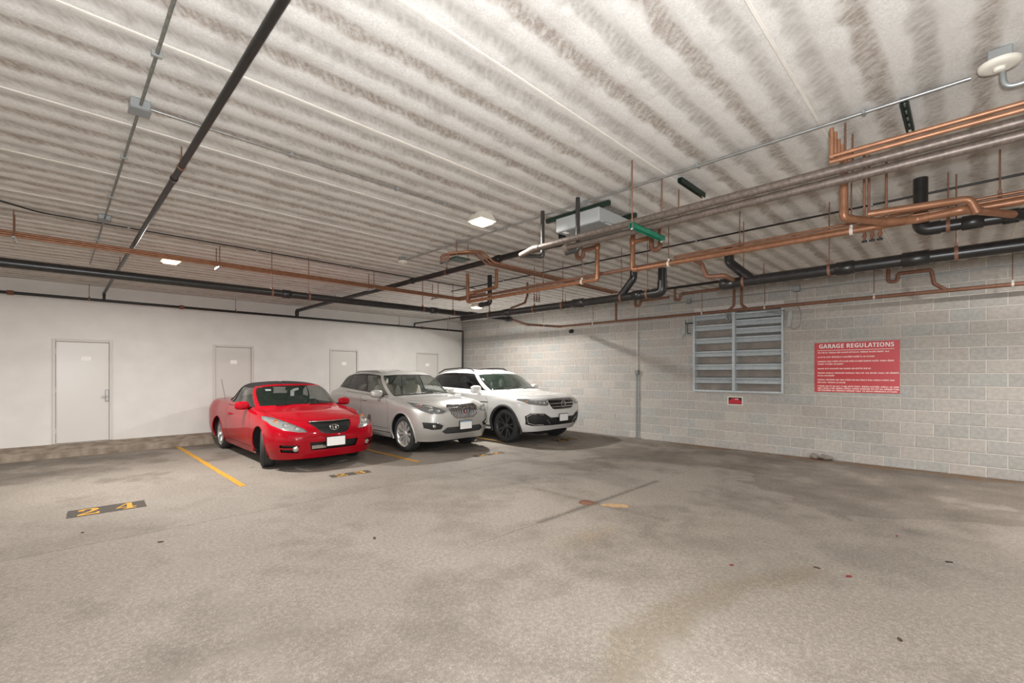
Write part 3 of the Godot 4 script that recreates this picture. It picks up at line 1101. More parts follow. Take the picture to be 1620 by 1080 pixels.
func build_details() -> void:
	var rng := RandomNumberGenerator.new()
	rng.seed = 31
	# bay lines
	var lines := [[-8.15, 0.46, 5.26, "yellow bay line left of the red convertible"], [-5.42, 0.46, 5.52, "yellow bay line between the red convertible and the silver car"], [-2.68, 0.46, 5.05, "yellow bay line between the silver and the white car"]]
	for l in lines:
		var b := MB.new()
		var n := 24
		var prev := []
		for i in n + 1:
			var z: float = lerpf(l[1], l[2], float(i) / n)
			var w0: float = -0.040 + rng.randf_range(-0.006, 0.006)
			var w1: float = 0.040 + rng.randf_range(-0.006, 0.006)
			var cur := [Vector3(l[0] + w0, 0.0025, z), Vector3(l[0] + w1, 0.0025, z)]
			if i > 0:
				b.quad(prev[0], prev[1], cur[1], cur[0], Vector3.UP)
			prev = cur
		tag(put(b, "bay_line", M.yellow), l[3], "marking")
	bay_number("24", Vector3(-9.585, 0, 5.33), 0.69, 0.37, 3.0, 1.0, "black floor patch stencilled with a yellow 24")
	bay_number("23", Vector3(-6.72, 0, 5.58), 0.62, 0.20, 6.0, 0.75, "worn black and yellow bay number in front of the red convertible")
	bay_number("22", Vector3(-4.02, 0, 5.86), 0.70, 0.16, 6.0, 0.7, "worn yellow bay number in front of the silver car")
	bay_number("21", Vector3(-1.42, 0, 5.66), 0.66, 0.33, 6.0, 1.0, "dark floor patch with a bay number in front of the white car")
	# the drain and the spalled patch beside it
	var t := thing("floor_drain", "small round rusty drain set in the floor", "drain", Vector3(-5.40, 0, 9.17))
	var b := MB.new()
	b.lathe(T(Vector3.ZERO), PackedVector2Array([Vector2(0.075, 0.001), Vector2(0.075, 0.007), Vector2(0.095, 0.007), Vector2(0.10, 0.001)]), 28)
	put(b, "ring", M.iron_rust, t)
	b = MB.new()
	b.lathe(T(Vector3.ZERO), PackedVector2Array([Vector2(0, 0.002), Vector2(0.075, 0.002)]), 28)
	put(b, "cover", M.copper_dull, t)
	var patch := PackedVector2Array()
	for i in 18:
		var a := TAU * i / 18
		var r := 1.0 + rng.randf_range(-0.2, 0.2)
		patch.append(Vector2(cos(a) * 0.17 * r, sin(a) * 0.075 * r))
	b = MB.new()
	b.prism(Transform3D(Basis(Vector3(0.55, 0, 0.83), Vector3(0.83, 0, -0.55), Vector3.UP), Vector3(-5.26, 0.0005, 9.50)), patch, 0.006)
	tag(put(b, "repair_patch", mottled(52, rgb(150, 120, 86), rgb(186, 156, 120), 4.0, 0.9)), "rough ochre mortar patch on the floor beside the drain", "patch")
	# leaf crumbs and litter on the floor
	var leaf := mat(rgb(66, 52, 44), 0.9)
	var red := mat(rgb(120, 40, 36), 0.8)
	var spots := [[-7.84, 8.43, 0.045, 0], [-9.32, 7.09, 0.045, 0], [-9.83, 6.22, 0.03, 0], [-5.61, 11.61, 0.05, 0], [-5.62, 11.83, 0.06, 1], [-4.69, 12.38, 0.05, 0], [-4.63, 13.42, 0.05, 0], [-3.62, 13.25, 0.04, 0], [-6.45, 12.2, 0.04, 0], [-6.05, 11.1, 0.035, 1], [-4.2, 12.0, 0.035, 1]]
	var words := ["dark leaf crumb on the floor left of the middle", "dark crumb on the floor beyond the bay number twenty four", "tiny dark crumb on the floor near the bay number twenty four", "dark crumb on the floor beside the red scrap", "small dark red scrap lying on the floor", "dark leaf crumb on the floor in line with the red sign", "dark leaf crumb on the pale floor at the lower right", "dark crumb on the floor near the right edge of the photo", "grey crumb on the floor at the lower middle", "small reddish scrap nearest the drain", "small reddish scrap nearer the block wall"]
	for i in spots.size():
		var s: Array = spots[i]
		b = MB.new()
		var outline := PackedVector2Array()
		for k in 9:
			var a := TAU * k / 9
			outline.append(Vector2(cos(a) * s[2] * 0.6 * rng.randf_range(0.6, 1.1), sin(a) * s[2] * 0.3 * rng.randf_range(0.6, 1.1)))
		var turn := Basis(Vector3.UP, rng.randf() * TAU) * Basis(Vector3.RIGHT, -PI / 2)
		b.prism(Transform3D(turn, Vector3(s[0], 0.001, s[1])), outline, 0.006)
		tag(put(b, "litter_scrap", red if s[3] == 1 else leaf), words[i], "litter")
	# the crumpled bag against the block wall
	b = MB.new()
	b.ball(Vector3(-0.07, 0.055, 10.66), Vector3(0.055, 0.055, 0.13), 7, 11)
	b.ball(Vector3(-0.06, 0.05, 10.48), Vector3(0.05, 0.05, 0.07), 6, 9)
	var f := noise(77, 9.0, 3)
	for i in b.v.size():
		var p := b.v[i]
		var d := Vector3(f.get_noise_3dv(p), f.get_noise_3dv(p + Vector3(9, 0, 0)), f.get_noise_3dv(p + Vector3(0, 9, 0))) * 0.035
		b.v[i] = Vector3(minf(p.x + d.x, -0.004), maxf(p.y + d.y, 0.002), p.z + d.z)
	tag(put(b, "crumpled_bag", mottled(53, rgb(110, 102, 94), rgb(162, 154, 144), 6.0, 0.7)), "crumpled grey bag lying at the foot of the block wall", "bag")


func bay_number(words: String, p: Vector3, w: float, d: float, turn: float, fill: float, label: String) -> void:
	var t := thing("bay_number", label, "marking", p)
	t.rotation_degrees.y = -turn
	var rng := RandomNumberGenerator.new()
	rng.seed = hash(words)
	var b := MB.new()
	var o := PackedVector2Array()
	for k in [[-1, -1, 1, -1], [1, -1, 1, 1], [1, 1, -1, 1], [-1, 1, -1, -1]]:
		for i in 8:
			var q := Vector2(lerpf(k[0], k[2], i / 8.0) * w / 2, lerpf(k[1], k[3], i / 8.0) * d / 2)
			o.append(q + Vector2(rng.randf_range(-1, 1), rng.randf_range(-1, 1)) * minf(0.02, d * 0.05) * (1.3 - fill))
	b.prism(Transform3D(Basis(Vector3.RIGHT, Vector3.FORWARD, Vector3.UP), Vector3(0, 0.0005, 0)), o, 0.0015)
	put(b, "patch", M.black_paint, t)
	for i in words.length():
		var tm := text_mesh(words[i], 0.3, 0.0012, true, true)
		var s := put_mesh(tm, "digit", M.yellow, t)
		var box := tm.get_aabb()
		var gw := w * 0.27
		var gd := d * 0.80
		var sx := gw / box.size.x
		var sz := gd / box.size.y
		var c := box.get_center()
		var px := (-0.24 if i == 0 else 0.24) * w
		s.transform = Transform3D(Basis(Vector3(sx, 0, 0), Vector3(0, 0, -sz), Vector3(0, 1, 0)), Vector3(px - c.x * sx, 0.0030, c.y * sz))

# ------------------------------------------------------------------ pipes under the ceiling

func V(x: float, y: float, z: float) -> Vector3:
	return Vector3(x, y, z)


# one run of pipe with its elbows, collars and hangers
func pipe(label: String, pts: Array, r: float, m: Material, opt := {}) -> Node3D:
	var t := thing(opt.get("called", "pipe"), label, "pipe")
	var b := MB.new()
	b.tube(bent(pts, opt.get("bend", r * 1.9)), r, 14 if r > 0.02 else 10)
	put(b, "tube", m, t)
	# a swelling fitting round every bend
	for i in range(1, pts.size() - 1):
		var p: Vector3 = pts[i]
		var q0: Vector3 = p + (pts[i - 1] - p).normalized() * r * 2.6
		var q1: Vector3 = p + (pts[i + 1] - p).normalized() * r * 2.6
		if (pts[i - 1] - p).length() < r * 3.0 or (pts[i + 1] - p).length() < r * 3.0:
			continue
		b = MB.new()
		b.tube(bent([q0, p, q1], opt.get("bend", r * 1.9)), r * 1.14, 14)
		put(b, "elbow", opt.get("fit", m), t)
	for c in opt.get("collars", []):                 # collars: distance along the first straight of the run named by index
		collar(t, c[0], c[1], r * c[2] if c.size() > 2 else r * 1.16, c[3] if c.size() > 3 else r * 1.6, opt.get("fit", m))
	for h in opt.get("hangers", []):
		hanger(t, h[0], h[1], r, opt.get("ring", M.copper_dull))
	return t


func collar(t: Node, p: Vector3, d: Vector3, r: float, l: float, m: Material) -> void:
	var b := MB.new()
	b.lathe(along(p - d.normalized() * l / 2, d), PackedVector2Array([Vector2(r * 0.84, 0), Vector2(r, l * 0.06), Vector2(r, l * 0.94), Vector2(r * 0.84, l)]), 16)
	put(b, "collar", m, t)


# a rod from the ceiling with a strap round the pipe at p, which runs along d
func hanger(t: Node, p: Vector3, d: Vector3, r: float, m: Material) -> void:
	var b := MB.new()
	b.tube(PackedVector3Array([Vector3(p.x, CEIL, p.z), p + Vector3.UP * (r + 0.012)]), 0.0055, 6)
	var rod := put(b, "hanger_rod", M.copper_dull, t)
	b = MB.new()
	var w := 0.026
	b.lathe(along(p - d.normalized() * w / 2, d), PackedVector2Array([Vector2(r + 0.001, 0), Vector2(r + 0.006, 0), Vector2(r + 0.006, w), Vector2(r + 0.001, w)]), 18)
	b.box(T(p + Vector3.UP * (r + 0.016)), Vector3(0.022, 0.026, 0.022), 0.003)
	put(b, "hanger_strap", m, rod)


func p_trap(t: Node, p: Vector3, d: Vector3, r: float, m: Material, down := 0.11) -> void:
	# a U bend in the plane of d, its near arm going up, its far arm turning away level
	d = d.normalized()
	var b := MB.new()
	b.tube(bent([p + Vector3.UP * 0.14, p + Vector3.DOWN * down, p + d * 0.13 + Vector3.DOWN * down, p + d * 0.13, p + d * 0.24], 0.062, 8), r, 14)
	put(b, "trap", m, t)


func build_pipes() -> void:
	var X := Vector3.RIGHT
	var Z := Vector3.BACK
	# --- sprinkler pipes of black iron
	pipe("black sprinkler branch crossing the ceiling at the left", [V(-9.33, 3.07, 0.20), V(-9.33, 3.20, 0.20), V(-9.33, 3.20, 15.0)], 0.023, M.black_iron, {"called": "sprinkler_pipe", "hangers": [[V(-9.33, 3.20, 8.17), Z], [V(-9.33, 3.20, 3.4), Z], [V(-9.33, 3.20, 12.1), Z]], "collars": [[V(-9.33, 3.20, 7.86), Z, 1.22, 0.05]]})
	pipe("thin black sprinkler main along the top of the white wall and down the corner", [V(-13.0, 3.06, 0.20), V(-0.10, 3.03, 0.20), V(-0.10, 0.12, 0.16)], 0.028, M.black_iron, {"called": "sprinkler_pipe", "collars": [[V(-10.6, 3.055, 0.2), X, 1.5, 0.09], [V(-8.05, 3.05, 0.2), X, 1.5, 0.09], [V(-1.75, 3.035, 0.2), X, 1.5, 0.09]], "fit": M.iron_rust, "hangers": [[V(-9.55, 3.053, 0.2), X], [V(-7.0, 3.047, 0.2), X], [V(-2.6, 3.036, 0.2), X], [V(-0.75, 3.03, 0.2), X]]})
	pipe("black sprinkler branch behind the twin brown conduits, running to the white wall", [V(-5.60, 3.06, 0.20), V(-5.60, 3.21, 0.20), V(-5.60, 3.21, 8.95), V(-5.60, CEIL, 8.95)], 0.042, M.black_iron, {"called": "sprinkler_pipe", "collars": [[V(-5.60, 3.21, 7.79), Z, 1.25, 0.10], [V(-5.60, 3.21, 5.6), Z, 1.2, 0.08]], "hangers": [[V(-5.6, 3.21, 6.6), Z], [V(-5.6, 3.21, 2.5), Z]]})
	pipe("thin black sprinkler branch nearest the corner", [V(-2.05, 3.05, 0.20), V(-2.05, 3.15, 0.20), V(-2.05, 3.15, 14.0)], 0.022, M.black_iron, {"called": "sprinkler_pipe", "hangers": [[V(-2.05, 3.15, 2.0), Z], [V(-2.05, 3.15, 6.2), Z], [V(-2.05, 3.15, 10.2), Z]]})

	# --- three copper tubes and the big black drain along the bays
	for k in 3:
		pipe(["upper of three thin copper tubes running along the bays", "middle of three thin copper tubes running along the bays", "lower of three thin copper tubes running along the bays"][k], [V(-13.0, 3.148 - 0.029 * k, 5.06 + 0.03 * k), V(-4.15, 3.148 - 0.029 * k, 5.06 + 0.03 * k), V(-4.15, 3.148 - 0.029 * k, 5.9)], 0.0135, M.copper, {"called": "copper_tube"})
	for q in [[-10.34, "trapeze hanger of two rods and a bar holding the copper tubes at the left edge"], [-8.42, "trapeze hanger holding the copper tubes above the lamp by the white wall"], [-6.11, "trapeze hanger holding the copper tubes above the silver car"], [-4.75, "trapeze hanger holding the copper tubes near their end"]]:
		var t := thing("trapeze_hanger", q[1], "hanger")
		for dz in [5.0, 5.19]:
			var b := MB.new()
			b.tube(PackedVector3Array([V(q[0], CEIL, dz), V(q[0], 3.045, dz)]), 0.006, 6)
			put(b, "rod", M.copper_dull, t)
		var b2 := MB.new()
		b2.box(T(V(q[0], 3.062, 5.095)), Vector3(0.03, 0.024, 0.26), 0.003)
		put(b2, "bar", M.steel, t)
	pipe("large black drain pipe hung along the bays", [V(-13.0, 2.735, 5.40), V(-2.95, 2.775, 5.40)], 0.052, M.cast_iron, {"called": "drain_pipe", "hangers": [[V(-7.82, 2.756, 5.4), X], [V(-7.30, 2.758, 5.4), X], [V(-5.25, 2.766, 5.4), X], [V(-4.55, 2.769, 5.4), X], [V(-3.6, 2.772, 5.4), X]], "collars": [[V(-7.62, 2.757, 5.4), X, 1.2, 0.13], [V(-5.0, 2.767, 5.4), X, 1.2, 0.16], [V(-4.05, 2.77, 5.4), X, 1.22, 0.2], [V(-3.05, 2.774, 5.4), X, 1.2, 0.14]]})

	# --- black cast iron drains under the copper
	var t := pipe("black cast iron drain under the copper pipes, joining the bay drain", [V(-4.40, 2.66, 5.50), V(-4.40, 2.655, 9.66), V(-4.40, 2.97, 9.66)], 0.056, M.cast_iron, {"called": "drain_pipe", "bend": 0.09, "hangers": [[V(-4.4, 2.657, 7.40), Z], [V(-4.4, 2.656, 8.0), Z], [V(-4.4, 2.655, 9.05), Z], [V(-4.4, 2.655, 9.45), Z], [V(-4.4, 2.658, 6.3), Z]], "collars": [[V(-4.4, 2.66, 6.75), Z, 1.2, 0.16], [V(-4.4, 2.66, 8.3), Z, 1.2, 0.22], [V(-4.4, 2.66, 9.3), Z, 1.22, 0.14]]})
	var b := MB.new()
	b.tube(bent([V(-4.40, 3.06, 9.24), V(-4.40, 2.90, 9.24), V(-4.40, 2.66, 9.02)], 0.09), 0.05, 14)
	put(b, "wye_branch", M.cast_iron, t)
	t = pipe("black cast iron drain at the right under the copper pipes", [V(-4.40, 2.655, 10.40), V(-4.40, 2.655, 15.0)], 0.058, M.cast_iron, {"called": "drain_pipe", "hangers": [[V(-4.4, 2.655, 10.66), Z], [V(-4.4, 2.655, 11.485), Z], [V(-4.4, 2.655, 12.42), Z]], "collars": [[V(-4.4, 2.655, 10.48), Z, 1.15, 0.16], [V(-4.4, 2.655, 11.62), Z, 1.18, 0.16], [V(-4.4, 2.655, 12.15), Z, 1.2, 0.2]]})
	b = MB.new()
	b.tube(bent([V(-4.40, 3.07, 10.495), V(-4.40, 2.90, 10.50), V(-4.40, 2.67, 10.74)], 0.1), 0.054, 14)
	put(b, "wye_branch", M.cast_iron, t)
	t = pipe("black drain dropping from the ceiling behind the bent copper pipes", [V(-4.50, CEIL, 12.19), V(-4.50, 2.89, 12.19), V(-4.50, 2.875, 13.2)], 0.052, M.cast_iron, {"called": "drain_pipe", "bend": 0.10, "hangers": [[V(-4.50, 2.886, 12.37), Z]], "collars": [[V(-4.5, 2.884, 12.52), Z, 1.18, 0.14], [V(-4.5, 2.88, 12.74), Z, 1.15, 0.10]]})
	t = pipe("black drain elbow dropping among the copper near the corner", [V(-4.50, CEIL, 6.41), V(-4.50, 2.85, 6.41), V(-4.50, 2.845, 6.14)], 0.040, M.cast_iron, {"called": "drain_pipe", "bend": 0.08, "collars": [[V(-4.5, 2.847, 6.19), Z, 1.2, 0.09]]})

	# --- the main copper runs
	t = pipe("thick copper pipe running along the garage from a riser, its near length", [V(-4.85, CEIL, 9.487), V(-4.85, 2.905, 9.487), V(-4.85, 2.902, 15.0)], 0.030, M.copper, {"called": "copper_pipe", "bend": 0.06, "ring": M.tape, "hangers": [[V(-4.85, 2.902, 9.967), Z], [V(-4.85, 2.902, 11.734), Z]], "collars": [[V(-4.85, 3.26, 9.487), Vector3.UP, 1.25, 0.09]]})
	b = MB.new()
	b.tube(bent([V(-4.85, 3.26, 9.487), V(-4.85, 3.262, 9.70)], 0.03), 0.027, 14)
	put(b, "branch", M.copper, t)
	b = MB.new()
	b.tube(bent([V(-4.85, 3.262, 9.68), V(-4.85, 3.262, 9.745), V(-4.85, 3.10, 9.745), V(-4.85, 3.10, 9.86), V(-4.85, CEIL, 9.86)], 0.058, 8), 0.029, 14)
	put(b, "trap", M.copper_dull, t)
	t = pipe("thick copper pipe running back towards the corner from a riser", [V(-4.85, CEIL, 8.953), V(-4.85, 2.862, 8.953), V(-4.85, 2.858, 6.214), V(-4.85, CEIL, 6.21)], 0.029, M.copper, {"called": "copper_pipe", "bend": 0.06, "ring": M.tape, "hangers": [[V(-4.85, 2.862, 8.70), Z]], "collars": [[V(-4.85, 3.30, 8.953), Vector3.UP, 1.25, 0.08]]})
	b = MB.new()
	b.tube(bent([V(-4.85, 3.30, 8.953), V(-4.85, 3.30, 8.72), V(-4.85, 3.20, 8.72), V(-4.85, 3.20, 8.61), V(-4.85, CEIL, 8.61)], 0.05, 8), 0.027, 14)
	put(b, "trap", M.copper_dull, t)
	pipe("copper pipe elbowing down near the corner beside a black drain", [V(-4.76, CEIL, 6.862), V(-4.76, 3.045, 6.862), V(-4.76, 3.03, 6.28), V(-4.85, 3.0, 6.215)], 0.027, M.copper, {"called": "copper_pipe", "bend": 0.055})
	pipe("slim copper pipe behind the thick one, running on towards the corner", [V(-4.75, 2.946, 5.9), V(-4.75, 2.952, 9.95)], 0.023, M.copper_dull, {"called": "copper_pipe", "hangers": [[V(-4.75, 2.949, 7.9), Z]]})
	for k in 2:
		pipe(["upper of two thin copper tubes just above the thick copper pipe", "lower of two thin copper tubes just above the thick copper pipe"][k], [V(-4.77, 2.995 - 0.032 * k, 10.0), V(-4.77, 2.995 - 0.032 * k, 15.0)], 0.012, M.copper, {"called": "copper_tube", "hangers": [[V(-4.77, 2.995, 10.74), Z], [V(-4.77, 2.995, 12.67), Z]] if k == 0 else []})
	pipe("copper pipe dropping behind the thick copper pipe to the black drain", [V(-4.85, 2.90, 10.26), V(-4.66, 2.88, 10.28), V(-4.66, 2.72, 10.34), V(-4.60, 2.715, 10.52), V(-4.44, 2.68, 10.56)], 0.024, M.copper_dull, {"called": "copper_pipe", "bend": 0.05})
	t = pipe("copper pipe with a riser and two bends at the right", [V(-5.59, CEIL - 0.004, 11.792), V(-5.59, 2.83, 11.792), V(-5.242, 2.83, 12.012), V(-5.141, 2.83, 12.199), V(-5.191, 2.83, 12.469), V(-4.721, 2.83, 12.766)], 0.029, M.copper, {"called": "copper_pipe", "bend": 0.06, "fit": M.copper})
	b = MB.new()
	b.tube(PackedVector3Array([V(-4.76, 2.83, 12.742), V(-4.58, 2.83, 12.855)]), 0.034, 14)
	put(b, "rubber_collar", M.dark_plastic, t)
	b = MB.new()
	b.tube(bent([V(-5.50, 2.85, 11.93), V(-5.38, 2.85, 12.50), V(-5.37, 2.74, 12.54)], 0.05), 0.026, 14)
	put(b, "branch", M.copper, t)
	for q in [[11.90, -5.42], [11.925, -5.38], [12.02, -5.23]]:
		b = MB.new()
		b.tube(PackedVector3Array([V(q[1], CEIL, q[0]), V(q[1], 2.83, q[0])]), 0.009, 8)
		put(b, "riser", M.copper_dull, t)
	# little valves under it
	for k in 3:
		small_valve(V(-4.85, 2.855, 11.83 + 0.055 * k), ["first", "second", "third"][k] + " of three tiny brass valves hanging under the thick copper pipe")

	# --- the cross run of three copper tubes with its valves
	for k in 3:
		var dz := 0.075 * k
		pipe(["nearest of three copper tubes crossing under the sprinkler branch", "middle of three copper tubes crossing under the sprinkler branch", "farthest of three copper tubes crossing under the sprinkler branch"][k], [V(-6.33, 3.19, 7.60 - dz), V(-6.16, 3.21, 7.80 - dz), V(-5.95, 3.24, 7.84 - dz), V(-5.72, 3.135, 7.84 - dz), V(-2.48, 3.12, 7.84 - dz)], 0.014, M.copper if k == 0 else M.copper_dull, {"called": "copper_tube", "bend": 0.05})
		small_valve(V(-6.33, 3.15, 7.60 - dz), ["nearest", "middle", "farthest"][k] + " of three brass valves at the left end of the cross tubes")
	t = thing("valve_plate", "small green steel plate carrying the valves of the cross tubes", "bracket", V(-6.20, 3.135, 7.66))
	b = MB.new()
	b.box(T(V(0.04, 0, -0.05)), Vector3(0.24, 0.02, 0.20), 0.003)
	put(b, "plate", M.dark_green, t)
	b = MB.new()
	b.tube(PackedVector3Array([V(-0.06, 0, 0.03), V(-0.06, CEIL - 3.135, 0.03)]), 0.005, 6)
	b.tube(PackedVector3Array([V(0.14, 0, 0.03), V(0.14, CEIL - 3.135, 0.03)]), 0.005, 6)
	put(b, "rods", M.copper_dull, t)
	# a second set of valves farther on
	for k in 3:
		small_valve(V(-3.46 + 0.07 * k, 3.06, 6.55), ["left", "middle", "right"][k] + " of three small valves hanging behind the copper pipe near the corner", CEIL - 3.06)
	pipe("short bent copper pipe under the three hanging valves", [V(-3.55, CEIL, 6.45), V(-3.55, 3.1, 6.45), V(-3.62, 2.95, 6.45), V(-3.95, 2.82, 6.40)], 0.02, M.copper_dull, {"called": "copper_pipe"})

	# --- twin brown steel conduits on trapezes, with their companions
	pipe("upper of the twin brown steel conduits hung across the right of the ceiling", [V(-6.37, 2.905, 8.98), V(-6.40, 2.93, 9.2), V(-6.40, 2.935, 15.0)], 0.031, M.steel_brown, {"called": "steel_conduit", "bend": 0.05})
	pipe("lower of the twin brown steel conduits hung across the right of the ceiling", [V(-6.35, 2.872, 9.62), V(-6.375, 2.874, 15.0)], 0.030, M.steel_brown, {"called": "steel_conduit", "bend": 0.06})
	pipe("dark steel drop from the ceiling to the end of the twin brown conduits", [V(-6.29, CEIL - 0.004, 9.23), V(-6.29, 2.86, 9.23), V(-6.37, 2.90, 8.985)], 0.021, M.iron_dark, {"called": "steel_drop", "bend": 0.045})
	pipe("dark steel drop from the ceiling in front of the grey cabinet", [V(-6.33, CEIL - 0.004, 9.73), V(-6.33, 2.83, 9.73), V(-6.36, 2.81, 9.60)], 0.022, M.iron_dark, {"called": "steel_drop", "bend": 0.045})
	for k in 2:
		pipe(["left of two thin grey conduits leaving the grey cabinet", "right of two thin grey conduits leaving the grey cabinet"][k], [V(-6.02 + 0.05 * k, 3.15, 9.84), V(-6.20 + 0.04 * k, 2.985 + 0.016 * k, 10.15), V(-6.20 + 0.04 * k, 2.985 + 0.016 * k, 15.0)], 0.0125, M.zinc, {"called": "grey_conduit", "bend": 0.05})
	for k in 2:
		pipe(["upper of two copper tubes above the brown conduits at the right edge", "lower of two copper tubes above the brown conduits at the right edge"][k], [V(-6.50, 2.99 - 0.035 * k, 11.86), V(-6.50, 2.99 - 0.035 * k, 15.0)], 0.0135, M.copper, {"called": "copper_tube"})
	for k in 6:
		pipe(["tallest copper stub rising from the copper tubes at the right", "second of the copper stubs rising at the right", "third of the copper stubs rising at the right", "fourth of the copper stubs rising at the right", "fifth of the copper stubs rising at the right", "copper stub standing behind the others at the right"][k], [V(-6.50 + 0.03 * k, 2.97, 11.87 + 0.013 * k), V(-6.50 + 0.03 * k, [3.17, 3.15, 3.11, 3.08, 3.04, 3.06][k], 11.87 + 0.013 * k)], 0.012, M.copper, {"called": "copper_stub"})
	trapeze(10.53, -6.68, -6.12, 2.815, M.green_paint, "green channel trapeze carrying the brown conduits")
	for q in [[-5.80, 10.53, 3.03, "thin copper-coloured rod hanging by the dark green rail"], [-6.10, 11.88, 2.98, "copper-coloured rod hanging behind the copper stubs"], [-5.88, 11.89, 3.0, "short copper-coloured rod hanging beside the copper stubs"]]:
		var o := thing("hanger_rod", q[3], "rod", V(q[0], CEIL, q[1]))
		b = MB.new()
		b.tube(PackedVector3Array([V(0, 0, 0), V(0, q[2] - CEIL, 0)]), 0.006, 6)
		put(b, "rod", M.copper_dull, o)
		b = MB.new()
		b.lathe(T(V(0, q[2] - CEIL, 0)), PackedVector2Array([Vector2(0, 0), Vector2(0.013, 0), Vector2(0.013, 0.014), Vector2(0, 0.014)]), 6)
		put(b, "nut", M.zinc, o)

	# --- the copper drain along the block wall
	t = pipe("long copper drain along the block wall, turning towards the bay drain", [V(-2.95, 2.775, 5.40), V(-1.75, 2.80, 4.75), V(-0.42, 2.845, 4.70), V(-0.42, 2.86, 16.0)], 0.030, M.copper_dull, {"called": "copper_pipe", "bend": 0.25, "ring": M.tape, "hangers": [[V(-0.42, 2.85, 5.8), Z], [V(-0.42, 2.855, 8.55), Z], [V(-0.42, 2.857, 9.75), Z], [V(-0.42, 2.858, 11.4), Z], [V(-0.42, 2.86, 12.95), Z], [V(-1.1, 2.825, 4.72), X]]})
	for q in [[9.19, 3.30, 0.0], [9.33, 3.30, 0.0]]:
		b = MB.new()
		var s := 0.10 if q[0] > 9.26 else -0.10
		b.tube(bent([V(-0.42, q[1], q[0]), V(-0.42, 2.95, q[0]), V(-0.42, 2.86, q[0] + s)], 0.08), 0.026, 12)
		put(b, "branch", M.copper_dull, t)
	b = MB.new()
	b.tube(bent([V(-0.42, 3.30, 6.47), V(-0.42, 2.86, 6.47)], 0.05), 0.027, 12)
	put(b, "branch", M.copper_dull, t)
	b = MB.new()
	b.tube(bent([V(-0.42, 3.20, 11.75), V(-0.42, 3.20, 12.10), V(-0.42, 2.98, 12.13), V(-0.42, 2.87, 12.26)], 0.05), 0.027, 12)
	put(b, "branch", M.copper_dull, t)
	b = MB.new()
	b.tube(bent([V(-0.42, 3.20, 11.78), V(-0.42, 3.20, 11.70), V(-0.42, 3.08, 11.70), V(-0.42, 3.08, 11.58), V(-0.42, CEIL, 11.58)], 0.055, 8), 0.028, 12)
	put(b, "trap", M.copper_dull, t)
	# two more traps that hang from the ceiling on their own
	t = pipe("copper trap pipe hanging beyond the gap between the black drains", [V(-1.0, CEIL, 8.23), V(-1.0, 3.10, 8.23), V(-1.0, 3.10, 8.34), V(-1.0, 3.21, 8.36), V(-1.0, 3.22, 9.6)], 0.026, M.copper_dull, {"called": "copper_pipe", "bend": 0.055})
	t = pipe("copper trap pipe hanging under the end of the black drain near the wall", [V(-1.0, CEIL, 7.32), V(-1.0, 3.07, 7.32), V(-1.0, 3.07, 7.43), V(-1.0, 3.17, 7.45), V(-1.0, 3.175, 8.1)], 0.026, M.copper_dull, {"called": "copper_pipe", "bend": 0.055})


func trapeze(z: float, x0: float, x1: float, y: float, m: Material, label: String) -> void:
	var t := thing("trapeze_hanger", label, "hanger", V((x0 + x1) / 2, y, z))
	var w := x1 - x0
	var b := MB.new()
	b.box(T(V(0, 0.018, 0)), Vector3(w, 0.005, 0.041), 0.001)
	for s in [-1.0, 1.0]:
		b.box(T(V(0, 0, s * 0.018)), Vector3(w, 0.041, 0.005), 0.001)
	put(b, "channel", m, t)
	for s in [-1.0, 1.0]:
		b = MB.new()
		b.tube(PackedVector3Array([V(s * (w / 2 - 0.02), -0.04, 0), V(s * (w / 2 - 0.02), CEIL - y, 0)]), 0.0065, 6)
		put(b, "rod", M.copper_dull, t)
		b = MB.new()
		b.lathe(T(V(s * (w / 2 - 0.02), -0.034, 0)), PackedVector2Array([Vector2(0, 0), Vector2(0.012, 0), Vector2(0.012, 0.012), Vector2(0, 0.012)]), 6)
		put(b, "nut", M.zinc, t)


func small_valve(p: Vector3, label: String, hung := 0.0) -> void:
	var t := thing("stop_valve", label, "valve", p)
	var b := MB.new()
	b.tube(PackedVector3Array([V(0, 0.03, 0), V(0, -0.05, 0)]), 0.012, 8)
	b.ball(V(0, -0.02, 0), Vector3(0.019, 0.019, 0.019), 6, 8)
	put(b, "body", M.iron_rust, t)
	b = MB.new()
	b.lathe(along(V(0.0, -0.062, 0), Vector3.DOWN), PackedVector2Array([Vector2(0, 0), Vector2(0.022, 0), Vector2(0.024, 0.006), Vector2(0.022, 0.012), Vector2(0, 0.012)]), 10)
	b.tube(PackedVector3Array([V(0, -0.05, 0), V(0, -0.066, 0)]), 0.005, 6)
	put(b, "handle", M.dark_plastic, t)
	if hung > 0.0:
		b = MB.new()
		b.tube(PackedVector3Array([V(0, 0.02, 0), V(0, hung, 0)]), 0.007, 6)
		put(b, "drop_tube", M.copper_dull, t)

# ------------------------------------------------------------------ cars
# A car body is one smooth shell, lofted from rows of points (s back from the nose, y out from the middle, h up),
# and then cut along outlines into its panels, windows and lamps.

